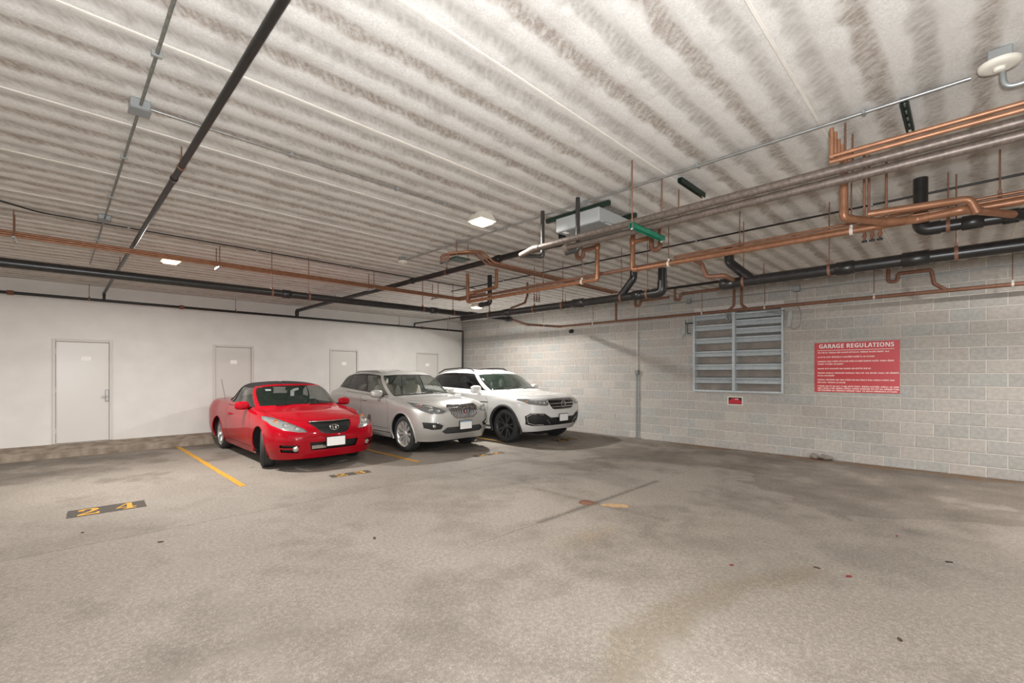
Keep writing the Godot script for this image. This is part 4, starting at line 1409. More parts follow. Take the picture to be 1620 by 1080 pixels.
class Shell:
	var nu := 7
	var nv := 7
	var pos := []        # [iu][iv] Vector3(s, y, h)
	var nrm := []
	var NU := 0
	var NV := 0

	static func line(ctrl: Array, per: int, mirror: bool) -> Array:
		var k := ctrl.size()
		var tan := []
		for i in k:
			var p: Vector3 = ctrl[i]
			var a: Vector3 = ctrl[i - 1] if i > 0 else (Vector3(ctrl[1].x, -ctrl[1].y, ctrl[1].z) if mirror else p)
			var b: Vector3 = ctrl[i + 1] if i < k - 1 else (Vector3(ctrl[k - 2].x, -ctrl[k - 2].y, ctrl[k - 2].z) if mirror else p)
			var d0 := maxf((p - a).length(), 1e-4)
			var d1 := maxf((b - p).length(), 1e-4)
			if not mirror and i == 0:
				tan.append((b - p) / d1)
			elif not mirror and i == k - 1:
				tan.append((p - a) / d0)
			else:
				tan.append(((p - a) / d0 * d1 + (b - p) / d1 * d0) / (d0 + d1))
		var out := []
		for i in k - 1:
			var p0: Vector3 = ctrl[i]
			var p1: Vector3 = ctrl[i + 1]
			var d := (p1 - p0).length()
			for j in per:
				var t := float(j) / per
				var t2 := t * t
				var t3 := t2 * t
				out.append(p0 * (2 * t3 - 3 * t2 + 1) + tan[i] * d * (t3 - 2 * t2 + t) + p1 * (3 * t2 - 2 * t3) + tan[i + 1] * d * (t3 - t2))
		out.append(ctrl[k - 1])
		return out

	func build(rows: Array) -> void:
		var fine := []
		for r in rows:
			fine.append(line(r, nu, true))
		NU = fine[0].size()
		for iu in NU:
			var col := []
			for r in fine:
				col.append(r[iu])
			var pts := line(col, nv, false)
			for i in pts.size():
				pts[i].y = maxf(pts[i].y, 0.0)
			pos.append(pts)
		NV = pos[0].size()
		for iu in NU:
			var cn := []
			for iv in NV:
				var a: Vector3 = pos[maxi(iu - 1, 0)][iv]
				var b: Vector3 = pos[mini(iu + 1, NU - 1)][iv]
				if iu == 0:
					a = Vector3(b.x, -b.y, b.z)
				if iu == NU - 1:
					b = Vector3(a.x, -a.y, a.z)
				var c: Vector3 = pos[iu][maxi(iv - 1, 0)]
				var d: Vector3 = pos[iu][mini(iv + 1, NV - 1)]
				var m := (b - a).cross(d - c)
				if m.length() < 1e-9 or iv == NV - 1:
					m = Vector3(0, 0, 1)
				m = m.normalized()
				var mid := Vector3(2.4, 0, 0.7)
				if m.dot(pos[iu][iv] - mid) < 0.0:
					m = -m
				cn.append(m)
			nrm.append(cn)

	# how far out the flank stands at length s and height h
	func flank(s: float, h: float) -> float:
		var best := 1e9
		var y := 0.0
		var w := 0.0
		var sum := 0.0
		for iu in range(nu * 2, nu * 9):
			for iv in range(0, nv * 6):
				var p: Vector3 = pos[iu][iv]
				var d := Vector2(p.x - s, p.z - h).length_squared()
				if d < 0.02:
					var q := 1.0 / (d * d + 1e-7)
					sum += p.y * q
					w += q
		return sum / w if w > 0.0 else 0.8

	# how far forward the nose stands at y and h
	func nose(y: float, h: float) -> float:
		var w := 0.0
		var sum := 0.0
		for iu in range(0, nu * 4):
			for iv in range(0, nv * 5):
				var p: Vector3 = pos[iu][iv]
				var d := Vector2(p.y - y, p.z - h).length_squared()
				if d < 0.02:
					var q := 1.0 / (d * d + 1e-7)
					sum += p.x * q
					w += q
		return sum / w if w > 0.0 else 0.1


# cuts a convex polygon of [position, normal, parameter, flat point] by a convex outline: returns [inside or null, pieces outside]
func cut_poly(poly: Array, flat: Array, piece: PackedVector2Array) -> Array:
	var outside := []
	var cur := poly
	var cf := flat
	var k := piece.size()
	for i in k:
		var a := piece[i]
		var e := piece[(i + 1) % k] - a
		var nn := Vector2(-e.y, e.x)          # inside is to the left of a counter-clockwise outline
		var inn := []
		var inf := []
		var out := []
		var ouf := []
		var m := cur.size()
		for j in m:
			var j2 := (j + 1) % m
			var d0: float = nn.dot(cf[j] - a)
			var d1: float = nn.dot(cf[j2] - a)
			if d0 >= 0.0:
				inn.append(cur[j])
				inf.append(cf[j])
			else:
				out.append(cur[j])
				ouf.append(cf[j])
			if (d0 >= 0.0) != (d1 >= 0.0):
				var t := d0 / (d0 - d1)
				var v := [cur[j][0].lerp(cur[j2][0], t), cur[j][1].lerp(cur[j2][1], t), cur[j][2].lerp(cur[j2][2], t)]
				var f: Vector2 = cf[j].lerp(cf[j2], t)
				inn.append(v)
				inf.append(f)
				out.append(v)
				ouf.append(f)
		if out.size() >= 3:
			outside.append(out)
		if inn.size() < 3:
			return [null, outside]
		cur = inn
		cf = inf
	return [cur, outside]


func flat_of(v: Array, how: String) -> Vector2:
	var p: Vector3 = v[0]
	match how:
		"side":
			return Vector2(p.x, p.z)
		"front":
			return Vector2(p.y, p.z)
		"top":
			return Vector2(p.x, p.y)
	return v[2]


func oriented(o: PackedVector2Array) -> PackedVector2Array:
	if Geometry2D.is_polygon_clockwise(o):
		o = o.duplicate()
		o.reverse()
	return o


func region(called: String, how: String, outline: Array, cols: Array, rows: Array, opt := {}) -> Dictionary:
	var o := PackedVector2Array(outline)
	if opt.get("grow", 0.0) != 0.0:
		var g := Geometry2D.offset_polygon(o, opt.grow)
		if g.size() > 0:
			o = g[0]
	var pieces := []
	for q in Geometry2D.decompose_polygon_in_convex(o):
		pieces.append(oriented(q))
	var lo := o[0]
	var hi := o[0]
	for q in o:
		lo = lo.min(q)
		hi = hi.max(q)
	return {"name": called, "how": how, "pieces": pieces, "lo": lo, "hi": hi, "cols": cols, "rows": rows, "inset": opt.get("inset", 0.0), "drop": opt.get("drop", false)}


func circle(c: Vector2, r: float, k := 40) -> Array:
	var o := []
	for i in k:
		o.append(c + Vector2(cos(TAU * i / k), sin(TAU * i / k)) * r)
	return o


# cuts the shell into regions; gives {name: [MB of the -x side, MB of the +x side]}
func dissect(sh: Shell, regions: Array) -> Dictionary:
	var out := {}
	for iu in sh.NU - 1:
		for iv in sh.NV - 1:
			var c0 := float(iu) / sh.nu
			var c1 := float(iu + 1) / sh.nu
			var r0 := float(iv) / sh.nv
			var r1 := float(iv + 1) / sh.nv
			var quad := []
			for k in [[0, 0], [1, 0], [1, 1], [0, 1]]:
				quad.append([sh.pos[iu + k[0]][iv + k[1]], sh.nrm[iu + k[0]][iv + k[1]], Vector2(c1 if k[0] else c0, r1 if k[1] else r0)])
			var polys := [quad]
			for g in regions:
				if c1 <= g.cols[0] or c0 >= g.cols[1] or r1 <= g.rows[0] or r0 >= g.rows[1] or polys.is_empty():
					continue
				var lo := Vector2(1e9, 1e9)
				var hi := -lo
				for v in quad:
					var f := flat_of(v, g.how)
					lo = lo.min(f)
					hi = hi.max(f)
				if hi.x <= g.lo.x or lo.x >= g.hi.x or hi.y <= g.lo.y or lo.y >= g.hi.y:
					continue
				for piece in g.pieces:
					var rest := []
					for p in polys:
						var flat := []
						for v in p:
							flat.append(flat_of(v, g.how))
						var got := cut_poly(p, flat, piece)
						if got[0] != null and not g.drop:
							into(out, g.name, got[0], g.inset)
						rest.append_array(got[1])
					polys = rest
			for p in polys:
				into(out, "body", p, 0.0)
	return out


func into(out: Dictionary, called: String, p: Array, inset: float) -> void:
	if not out.has(called):
		out[called] = [MB.new(), MB.new()]
	for side in 2:
		var sx := -1.0 if side == 0 else 1.0
		var b: MB = out[called][side]
		var q := []
		var n := []
		for v in p:
			var w: Vector3 = v[0] - v[1] * inset
			q.append(Vector3(w.y * sx, w.z, -w.x))
			n.append(Vector3(v[1].y * sx, v[1].z, -v[1].x).normalized())
		for i in range(1, q.size() - 1):
			if (q[i] - q[0]).cross(q[i + 1] - q[0]).length() > 1e-9:
				b.tri(q[0], q[i], q[i + 1], n[0], n[i], n[i + 1])


func joined(pair: Array) -> MB:
	var b := MB.new()
	for m in pair:
		b.v.append_array(m.v)
		b.n.append_array(m.n)
		b.uv.append_array(m.uv)
	return b


# car coordinates (s, y, h) to the car node's own
func L(s: float, y: float, h: float) -> Vector3:
	return Vector3(y, h, -s)


# a wheel of tyre, rim and spokes; outward is the local -x or +x side
func wheel(car: Node3D, s: float, y: float, r: float, width: float, out: float, rim_r: float, style: String, steer := 0.0) -> void:
	var b := MB.new()
	var t := along(Vector3.ZERO, Vector3(out, 0, 0))
	var hw := width / 2
	b.lathe(t, PackedVector2Array([Vector2(rim_r, -hw * 0.9), Vector2(rim_r + (r - rim_r) * 0.5, -hw), Vector2(r - 0.025, -hw * 0.95), Vector2(r - 0.004, -hw * 0.72), Vector2(r, -hw * 0.4), Vector2(r, hw * 0.4), Vector2(r - 0.004, hw * 0.72), Vector2(r - 0.025, hw * 0.95), Vector2(rim_r + (r - rim_r) * 0.5, hw), Vector2(rim_r, hw * 0.9)]), 44)
	for k in [-0.45, -0.15, 0.15, 0.45]:      # tread grooves stand as dark ribs
		b.lathe(T(t * Vector3(0, hw * k, 0), t.basis), PackedVector2Array([Vector2(r, -0.012), Vector2(r + 0.003, -0.010), Vector2(r + 0.003, 0.010), Vector2(r, 0.012)]), 44)
	var w := put(b, "wheel", M.tyre, car)
	w.position = L(s, y, r)
	w.rotation.y = steer
	var face: Material = M.rim_silver
	if style == "chrome":
		face = M.rim_bright
	elif style == "dark":
		face = M.rim_dark
	b = MB.new()
	b.lathe(t, PackedVector2Array([Vector2(rim_r * 0.90, -hw * 0.8), Vector2(rim_r * 0.92, hw * 0.55), Vector2(rim_r * 0.98, hw * 0.86), Vector2(rim_r + 0.004, hw * 0.93), Vector2(rim_r + 0.006, hw * 0.86)]), 40)
	put(b, "rim", face, w)
	b = MB.new()
	b.lathe(t, PackedVector2Array([Vector2(0, hw * 0.1), Vector2(rim_r * 0.9, hw * 0.1)]), 32)
	put(b, "brake_disc", M.rim_back, w)
	var n := 5
	if style == "chrome":
		n = 10
	for i in n:
		var a := TAU * i / n + 0.3
		for q in ([-0.14, 0.14] if style != "chrome" else [0.0]):
			var sb := MB.new()
			var d0: float = a + q * 0.4
			var d1: float = a + q * 1.6
			var u0 := Vector3(0, cos(d0), sin(d0))
			var u1 := Vector3(0, cos(d1), sin(d1))
			var side := Vector3(0, -sin(a), cos(a))
			var w0 := 0.016 if style != "chrome" else 0.015
			var w1 := 0.022 if style != "chrome" else 0.034
			var x0 := out * hw * 0.62
			var x1 := out * hw * 0.80
			var o := Vector3(out, 0, 0)
			var p := [u0 * 0.05 + o * absf(x0) - side * w0, u0 * 0.05 + o * absf(x0) + side * w0, u1 * rim_r * 0.97 + o * absf(x1) + side * w1, u1 * rim_r * 0.97 + o * absf(x1) - side * w1]
			sb.quad(p[0], p[1], p[2], p[3], o)
			var back := -o * 0.03
			sb.quad(p[0], p[3], p[3] + back, p[0] + back, -side)
			sb.quad(p[1], p[2], p[2] + back, p[1] + back, side)
			put(sb, "spoke", face, w)
	b = MB.new()
	b.lathe(t, PackedVector2Array([Vector2(0.065, hw * 0.4), Vector2(0.062, hw * 0.66), Vector2(0.045, hw * 0.74), Vector2(0, hw * 0.76)]), 24)
	put(b, "hub_cap", face, w)


func soft_box(p: Vector3, size: Vector3, r: float, turn := Basis.IDENTITY) -> MB:
	# a cushion: a box pulled towards an ellipsoid at its corners
	var b := MB.new()
	b.ball(Vector3.ZERO, Vector3.ONE, 14, 20)
	for i in b.v.size():
		var q := b.v[i]
		var e := r
		var f := func(x: float) -> float: return signf(x) * pow(absf(x), e)
		var m := Vector3(f.call(q.x), f.call(q.y), f.call(q.z))
		b.v[i] = turn * (m * size / 2.0) + p
		b.n[i] = (turn * Vector3(signf(q.x) * pow(absf(q.x), 2.0 - e) / size.x, signf(q.y) * pow(absf(q.y), 2.0 - e) / size.y, signf(q.z) * pow(absf(q.z), 2.0 - e) / size.z)).normalized()
	return b


func seat(car: Node3D, s: float, y: float, h: float, m: Material, wide := 0.5) -> void:
	var o := put(soft_box(L(s - 0.25, y, h), Vector3(wide, 0.18, 0.52), 0.45), "seat", m, car)
	put(soft_box(L(s + 0.10, y, h + 0.32), Vector3(wide, 0.62, 0.16), 0.45, Basis(Vector3.RIGHT, -0.22)), "seat_back", m, o)
	put(soft_box(L(s + 0.19, y, h + 0.70), Vector3(minf(wide, 0.5) * 0.5, 0.19, 0.10), 0.55, Basis(Vector3.RIGHT, -0.15)), "head_rest", m, o)


func steering_wheel(car: Node3D, s: float, y: float, h: float) -> void:
	var b := MB.new()
	var pts := PackedVector3Array()
	var bs := Basis(Vector3.RIGHT, 0.45)
	for i in 33:
		var a := TAU * i / 32
		pts.append(L(s, y, h) + bs * Vector3(cos(a) * 0.18, sin(a) * 0.18, 0))
	b.tube(pts, 0.016, 8, false)
	for a in [0.2, PI - 0.2, -PI / 2]:
		b.tube(PackedVector3Array([L(s, y, h), L(s, y, h) + bs * Vector3(cos(a) * 0.18, sin(a) * 0.18, 0)]), 0.015, 6)
	b.ball(L(s, y, h), Vector3(0.06, 0.06, 0.03))
	put(b, "steering_wheel", M.dark_plastic, car)


func side_mirror(car: Node3D, sx: float, s: float, y: float, h: float, m: Material, size := Vector3(0.24, 0.15, 0.12)) -> void:
	var o := put(soft_box(L(s, sx * (y + 0.15), h), size, 0.68, Basis(Vector3.UP, sx * 0.15)), "side_mirror", m, car)
	var b := MB.new()
	b.tube(bent([L(s + 0.02, sx * (y - 0.02), h - 0.05), L(s + 0.01, sx * (y + 0.07), h - 0.045), L(s, sx * (y + 0.12), h - 0.01)], 0.03), 0.022, 8)
	put(b, "mirror_arm", M.dark_plastic, o)
	b = MB.new()
	b.box(T(L(s + size.z * 0.47, sx * (y + 0.15), h)), Vector3(size.x * 0.82, size.y * 0.75, 0.01), 0.003)
	put(b, "mirror_glass", M.chrome, o)


func ring_of(b: MB, c: Vector3, bs: Basis, rx: float, ry: float, r: float, k := 28) -> void:
	var pts := PackedVector3Array()
	for i in k + 1:
		var a := TAU * i / k
		pts.append(c + bs * Vector3(cos(a) * rx, sin(a) * ry, 0))
	b.tube(pts, r, 6, false)


func plate(car: Node3D, s: float, h: float, w: float, hh: float, trim: Material, tilt := 0.0) -> void:
	var b := MB.new()
	b.box(T(L(s, 0, h), Basis(Vector3.RIGHT, tilt)), Vector3(w + 0.03, hh + 0.025, 0.014), 0.004)
	var o := put(b, "plate_holder", trim, car)
	b = MB.new()
	b.box(T(L(s, 0, h) + Basis(Vector3.RIGHT, tilt) * Vector3(0, 0, 0.009)), Vector3(w, hh, 0.006), 0.002)
	put(b, "license_plate", M.plate_white, o)


func wiper(car: Node3D, a: Vector3, b3: Vector3) -> void:
	var b := MB.new()
	b.tube(PackedVector3Array([a, b3]), 0.008, 6)
	put(b, "wiper", M.dark_plastic, car)


func car_materials() -> void:
	M.tyre = mat(rgb(50, 52, 52), 0.7)
	M.rim_silver = mat(rgb(196, 196, 194), 0.28, 0.8)
	M.rim_bright = mat(rgb(214, 212, 206), 0.25, 0.55)
	M.rim_dark = mat(rgb(78, 78, 80), 0.35, 0.4)
	M.rim_back = mat(rgb(48, 48, 50), 0.5, 0.4)
	M.chrome = mat(rgb(222, 222, 220), 0.12, 1.0)
	M.trim_black = mat(rgb(22, 22, 23), 0.35)
	M.rubber = mat(rgb(18, 18, 18), 0.7)
	M.lamp_clear = glass(rgb(235, 240, 240), 0.16)
	M.lamp_bowl = mat(rgb(190, 188, 180), 0.2, 0.75)
	M.lamp_dark = mat(rgb(70, 72, 74), 0.25, 0.6)
	M.lamp_grey = mat(rgb(126, 130, 124), 0.25, 0.5)
	M.lamp_amber = mat(rgb(226, 134, 30), 0.25)
	M.lamp_red = mat(rgb(170, 24, 26), 0.25)
	M.glass_green = glass(rgb(34, 50, 42), 0.40)
	M.glass_dark = glass(rgb(20, 20, 20), 0.86)
	M.plate_white = mat(rgb(252, 252, 250), 0.5)
	M.seat_black = mat(rgb(34, 33, 34), 0.7)
	M.seat_cream = mat(rgb(196, 190, 176), 0.6)
	M.well = mat(rgb(20, 20, 21), 0.9)


func paint(c: Color, metal: float, rough: float, coat := 1.0) -> StandardMaterial3D:
	var m := mat(c, rough, metal)
	m.clearcoat_enabled = true
	m.clearcoat = coat
	m.clearcoat_roughness = 0.04
	return m


# the lower half of every car: chassis, wheel wells, wheels
func running_gear(car: Node3D, sh: Shell, axles: Array, r: float, tw: float, width: float, arch: float, rim_r: float, style: String, length: float, lip: Material, lip_r: float, steer := 0.0) -> void:
	var b := MB.new()
	b.box(T(L(length / 2, 0, 0.31)), Vector3(width * 1.04, 0.20, length - 0.55), 0.03)
	b.box(T(L(0.80, 0, 0.55)), Vector3(width * 1.04, 0.40, 0.95), 0.03)
	b.box(T(L(length - 0.7, 0, 0.55)), Vector3(width * 1.0, 0.36, 0.9), 0.03)
	b.box(T(L((axles[0] + axles[1]) / 2, 0, 0.30)), Vector3(width * 1.62, 0.16, axles[1] - axles[0] - arch * 2 - 0.06), 0.02)
	put(b, "chassis", M.well, car)
	for ax in axles:
		for sx in [-1.0, 1.0]:
			# the liner of the wheel well
			b = MB.new()
			var k := 24
			for i in k:
				var a0 := PI * (i / float(k)) * 1.16 - 0.25
				var a1 := PI * ((i + 1) / float(k)) * 1.16 - 0.25
				var p := []
				for q in [[a0, 0.50], [a1, 0.50], [a1, width - 0.015], [a0, width - 0.015]]:
					p.append(L(ax + cos(q[0]) * (arch + 0.004), sx * q[1], r + sin(q[0]) * (arch + 0.004)))
				b.quad(p[0], p[1], p[2], p[3], (L(0, 0, r) - L(cos(a0), 0, r + sin(a0))).normalized())
				b.tri(L(ax, sx * 0.50, r), p[0], p[1], Vector3(sx, 0, 0), Vector3(sx, 0, 0), Vector3(sx, 0, 0))
			put(b, "wheel_well", M.well, car)
			# the lip of the arch
			var pts := PackedVector3Array()
			for i in 31:
				var a := lerpf(-0.32, PI + 0.32, i / 30.0)
				var hh: float = r + sin(a) * (arch + lip_r * 0.4)
				var ss: float = ax + cos(a) * (arch + lip_r * 0.4)
				if hh < 0.22:
					continue
				pts.append(L(ss, sx * (sh.flank(ss, hh) - lip_r * 0.25), hh))
			b = MB.new()
			b.tube(pts, lip_r, 8)
			put(b, "arch_lip", lip, car)
			wheel(car, ax, sx * (width - tw / 2 - 0.035), r, tw, sx, rim_r, style, steer if ax == axles[0] else 0.0)


func handle(door: Node, sh: Shell, sx: float, s: float, h: float, m: Material) -> void:
	var y := sh.flank(s, h)
	var b := MB.new()
	b.tube(bent([L(s - 0.10, sx * (y - 0.01), h), L(s - 0.09, sx * (y + 0.03), h), L(s + 0.09, sx * (y + 0.03), h), L(s + 0.10, sx * (y - 0.01), h)], 0.03), 0.014, 8)
	put(b, "door_handle", m, door)


func Q(a: Array) -> Array:
	var o := []
	for i in range(0, a.size(), 2):
		o.append(Vector2(a[i], a[i + 1]))
	return o


func rows_of(a: Array) -> Array:
	var out := []
	for r in a:
		var row := []
		for i in range(0, r.size(), 3):
			row.append(Vector3(r[i], r[i + 1], r[i + 2]))
		out.append(row)
	return out


func build_cars() -> void:
	car_materials()
	red_convertible()
	silver_suv()
	white_suv()


# ---------------------------------------------------------------- the red convertible

func red_convertible() -> void:
	var car := thing("convertible_car", "red two-door convertible with a black soft top, parked beside the yellow line", "car", Vector3(-6.70, 0, 4.99))
	var sh := Shell.new()
	sh.build(rows_of([
		[.10, 0, .20, .12, .35, .20, .20, .62, .20, .42, .80, .19, .97, .83, .19, 1.6, .83, .18, 2.6, .83, .18, 3.69, .83, .20, 4.52, .78, .25, 4.74, .5, .27, 4.78, 0, .27],
		[.02, 0, .36, .05, .36, .36, .13, .66, .36, .36, .85, .36, .97, .89, .38, 1.6, .88, .34, 2.6, .88, .34, 3.69, .89, .38, 4.52, .84, .40, 4.77, .52, .42, 4.81, 0, .42],
		[0, 0, .54, .03, .37, .54, .12, .68, .54, .36, .865, .55, .97, .905, .58, 1.6, .90, .56, 2.6, .905, .56, 3.69, .908, .60, 4.52, .86, .62, 4.78, .55, .60, 4.83, 0, .60],
		[.06, 0, .69, .09, .38, .68, .19, .68, .68, .45, .85, .71, .97, .89, .76, 1.6, .895, .78, 2.6, .895, .79, 3.69, .895, .82, 4.50, .85, .86, 4.76, .56, .84, 4.80, 0, .84],
		[.22, 0, .775, .25, .38, .77, .36, .66, .765, .60, .79, .80, 1.0, .835, .87, 1.62, .855, .93, 2.6, .855, .955, 3.69, .84, .985, 4.46, .78, 1.0, 4.68, .55, 1.0, 4.72, 0, 1.01],
		[.75, 0, .91, .78, .38, .90, .85, .62, .885, .98, .72, .885, 1.25, .765, .915, 1.65, .80, .955, 2.6, .80, .975, 3.5, .775, 1.005, 4.2, .68, 1.03, 4.38, .5, 1.04, 4.42, 0, 1.05],
		[1.35, 0, .995, 1.37, .38, .99, 1.43, .60, .985, 1.50, .68, .98, 1.58, .72, .97, 1.75, .765, .975, 2.6, .77, .995, 3.3, .735, 1.02, 3.75, .60, 1.05, 3.85, .42, 1.06, 3.88, 0, 1.07],
		[2.02, 0, 1.375, 2.03, .34, 1.37, 2.06, .50, 1.355, 2.09, .56, 1.345, 2.13, .59, 1.335, 2.25, .605, 1.345, 2.75, .61, 1.355, 3.05, .58, 1.33, 3.25, .48, 1.30, 3.30, .34, 1.31, 3.32, 0, 1.32],
		[2.25, 0, 1.415, 2.25, .15, 1.415, 2.28, .22, 1.412, 2.30, .26, 1.408, 2.35, .28, 1.406, 2.42, .28, 1.41, 2.7, .28, 1.42, 2.9, .25, 1.405, 3.0, .2, 1.385, 3.02, .12, 1.385, 3.02, 0, 1.385],
		[2.3, 0, 1.42, 2.3, .05, 1.42, 2.32, .05, 1.42, 2.34, .05, 1.42, 2.38, .05, 1.42, 2.45, .05, 1.42, 2.7, .05, 1.428, 2.85, .05, 1.412, 2.92, .05, 1.40, 2.94, .03, 1.395, 2.95, 0, 1.39]]))
	var axle := [0.97, 3.69]
	var r := 0.325
	var grille := Q([-.1, .775, .345, .785, .36, .765, .22, .615, .15, .59, -.1, .585])
	var lamp := Q([.43, .635, .56, .64, .74, .68, .845, .745, .862, .82, .84, .872, .74, .85, .60, .77, .47, .69])
	var door := Q([1.52, .30, 2.98, .30, 3.05, .55, 3.02, .965, 1.56, .935, 1.48, .70])
	var hood := Q([.30, -.1, .30, .33, .42, .52, .68, .665, 1.05, .725, 1.46, .715, 1.36, .40, 1.33, -.1])
	var dis := dissect(sh, [
		region("arch_hole", "side", circle(Vector2(.97, r), .375), [3.0, 5.2], [0, 4.6], {"drop": true}),
		region("arch_hole", "side", circle(Vector2(3.69, r), .375), [6.0, 8.3], [0, 4.6], {"drop": true}),
		region("grille", "front", grille, [0, 3], [1, 4.6], {"inset": 0.018}),
		region("headlight", "front", lamp, [1, 4.4], [2, 4.9], {"inset": 0.004}),
		region("lower_intake", "front", Q([-.1, .47, .41, .47, .38, .34, -.1, .335]), [0, 3], [0, 3], {"inset": 0.03}),
		region("fog_vent", "front", Q([.545, .435, .80, .445, .80, .40, .60, .395]), [1, 4], [0, 3], {"inset": 0.025}),
		region("fog_vent_low", "front", Q([.60, .37, .79, .375, .78, .325, .56, .31]), [1, 4], [0, 3], {"inset": 0.025}),
		region("windshield", "par", Q([-.1, 6.06, 3.50, 6.06, 3.62, 6.90, -.1, 6.90]), [0, 4.2], [6, 7.2], {"inset": 0.004}),
		region("side_window", "par", Q([4.62, 6.02, 6.72, 6.02, 6.55, 6.88, 4.70, 6.88]), [4, 8], [5.5, 7.2], {"inset": 0.006}),
		region("quarter_window", "par", Q([6.84, 6.02, 7.45, 6.05, 7.05, 6.70, 6.70, 6.84]), [6, 8.6], [5.5, 7.2], {"inset": 0.006}),
		region("rear_window", "par", Q([8.75, 6.25, 10.1, 6.25, 10.1, 6.85, 8.85, 6.85]), [8, 10], [6, 7.2], {"inset": 0.006}),
		region("windshield_frame", "par", Q([-.1, 5.96, 4.60, 5.96, 4.60, 7.02, -.1, 7.10]), [0, 5], [5.9, 7.3]),
		region("soft_top", "par", Q([4.60, 6.0, 10.1, 6.0, 10.1, 9.1, 4.60, 9.1]), [4, 10], [5.8, 9]),
		region("soft_top", "par", Q([-.1, 6.8, 4.7, 6.8, 4.7, 9.1, -.1, 9.1]), [0, 5], [6.8, 9]),
		region("door", "side", door, [4, 7.5], [0, 5.7]),
		region("gap", "side", door, [4, 7.5], [0, 5.7], {"grow": 0.007, "inset": 0.006}),
		region("hood", "top", hood, [0, 5], [3.7, 6.1]),
		region("gap", "top", hood, [0, 5], [3.7, 6.1], {"grow": 0.007, "inset": 0.006}),
		region("tail_lamp", "side", Q([4.28, .78, 4.6, .80, 4.6, .97, 4.20, .95]), [7.4, 9], [2, 5]),
	])
	var red := paint(rgb(162, 0, 24), 0.0, 0.35, 0.7)
	red.metallic_specular = 0.15
	var cloth := mottled(61, rgb(30, 27, 28), rgb(44, 40, 40), 8.0, 0.9)
	put(joined(dis.body), "body", red, car)
	put(joined(dis.hood), "hood", red, car)
	put(joined(dis.gap), "panel_gap", M.rubber, car)
	put(joined(dis.windshield_frame), "windshield_frame", red, car)
	put(joined(dis.soft_top), "soft_top", cloth, car).set_meta("label", "black cloth soft top")
	put(joined(dis.windshield), "windshield", M.glass_green, car)
	put(joined(dis.rear_window), "rear_window", M.glass_green, car)
	var gr := put(joined(dis.grille), "grille", mottled(62, rgb(20, 22, 22), rgb(52, 56, 55), 12.0, 0.4), car)
	put(joined(dis.lower_intake), "lower_intake", M.trim_black, car)
	for side in 2:
		put(dis.fog_vent[side], "fog_vent", M.trim_black, car)
		put(dis.fog_vent_low[side], "fog_vent", M.trim_black, car)
		put(dis.tail_lamp[side], "tail_lamp", M.lamp_red, car)
	# a pale reflector bar across the lower intake
	var b := MB.new()
	b.box(T(L(.055, -.25, .385)), Vector3(.24, .06, .02), .006)
	put(b, "intake_bar", M.lamp_bowl, car)
	b = MB.new()
	b.box(T(L(.05, .10, .385)), Vector3(.16, .045, .02), .006)
	put(b, "intake_bar", M.lamp_bowl, car)
	b = MB.new()
	for i in 9:
		var h := .60 + .02 * i
		var y := lerpf(.17, .33, i / 8.0)
		b.tube(PackedVector3Array([L(sh.nose(y, h) + .012, -y, h), L(sh.nose(0.0, h) + .010, 0, h), L(sh.nose(y, h) + .012, y, h)]), 0.0035, 5)
	put(b, "grille_bars", M.trim_black, gr)
	b = MB.new()
	b.tube(PackedVector3Array([L(sh.nose(.34, .785) - .004, -.345, .785), L(sh.nose(.17, .785) - .006, -.17, .782), L(sh.nose(0, .78) - .006, 0, .780), L(sh.nose(.17, .785) - .006, .17, .782), L(sh.nose(.34, .785) - .004, .345, .785)]), 0.009, 8)
	put(b, "chrome_strip", M.chrome, gr)
	# the badge of three ellipses
	b = MB.new()
	var c := L(sh.nose(0, .69) - .012, 0, .688)
	var bs := Basis(Vector3.RIGHT, -0.35)
	ring_of(b, c, bs, .072, .046, .007)
	ring_of(b, c, bs, .026, .044, .0055)
	ring_of(b, c + bs * Vector3(0, .022, 0), bs, .052, .022, .0055)
	put(b, "emblem", M.chrome, gr).set_meta("label", "chrome badge of three ellipses")
	plate(car, sh.nose(0, .46) - .012, .462, .31, .145, M.trim_black)
	for side in 2:
		var sx := -1.0 if side == 0 else 1.0
		var d := put(dis.door[side], "door", red, car)
		handle(d, sh, sx, 2.80, .80, red)
		put(dis.side_window[side], "side_window", M.glass_green, car)
		put(dis.quarter_window[side], "quarter_window", M.glass_green, car)
		headlight(car, dis.headlight[side], sh, sx, [[.56, .69, .040, M.chrome], [.68, .745, .050, M.chrome], [.78, .79, .036, M.lamp_amber]], 0.035, M.lamp_grey)
		b = MB.new()
		b.lathe(along(L(sh.nose(.60, .375) + .016, sx * .605, .378), Vector3(sx * .3, 0, 1)), PackedVector2Array([Vector2(.042, 0), Vector2(.042, .018), Vector2(.034, .022), Vector2(0, .024)]), 20)
		put(b, "fog_lamp", M.lamp_bowl, car)
		side_mirror(car, sx, 1.74, .80, 1.01, red)
	running_gear(car, sh, axle, r, .215, .895, .375, .235, "silver", 4.83, red, .012, -0.33)
	# cabin
	var dash := put(soft_box(L(1.62, 0, .88), Vector3(1.36, .20, .50), .5), "dashboard", M.seat_black, car)
	seat(car, 2.55, -.36, .50, M.seat_black)
	seat(car, 2.55, .36, .50, M.seat_black)
	seat(car, 3.30, 0, .52, M.seat_black, 1.15)
	steering_wheel(car, 1.98, .36, .90)
	b = MB.new()
	b.box(T(L(2.02, 0, 1.285)), Vector3(.24, .065, .03), .012)
	b.tube(PackedVector3Array([L(1.98, 0, 1.33), L(2.02, 0, 1.29)]), .008, 6)
	put(b, "rear_view_mirror", M.trim_black, car)
	# papers and the charm that hang behind the windshield
	b = MB.new()
	b.box(T(L(2.01, .01, 1.20)), Vector3(.07, .12, .004), .001)
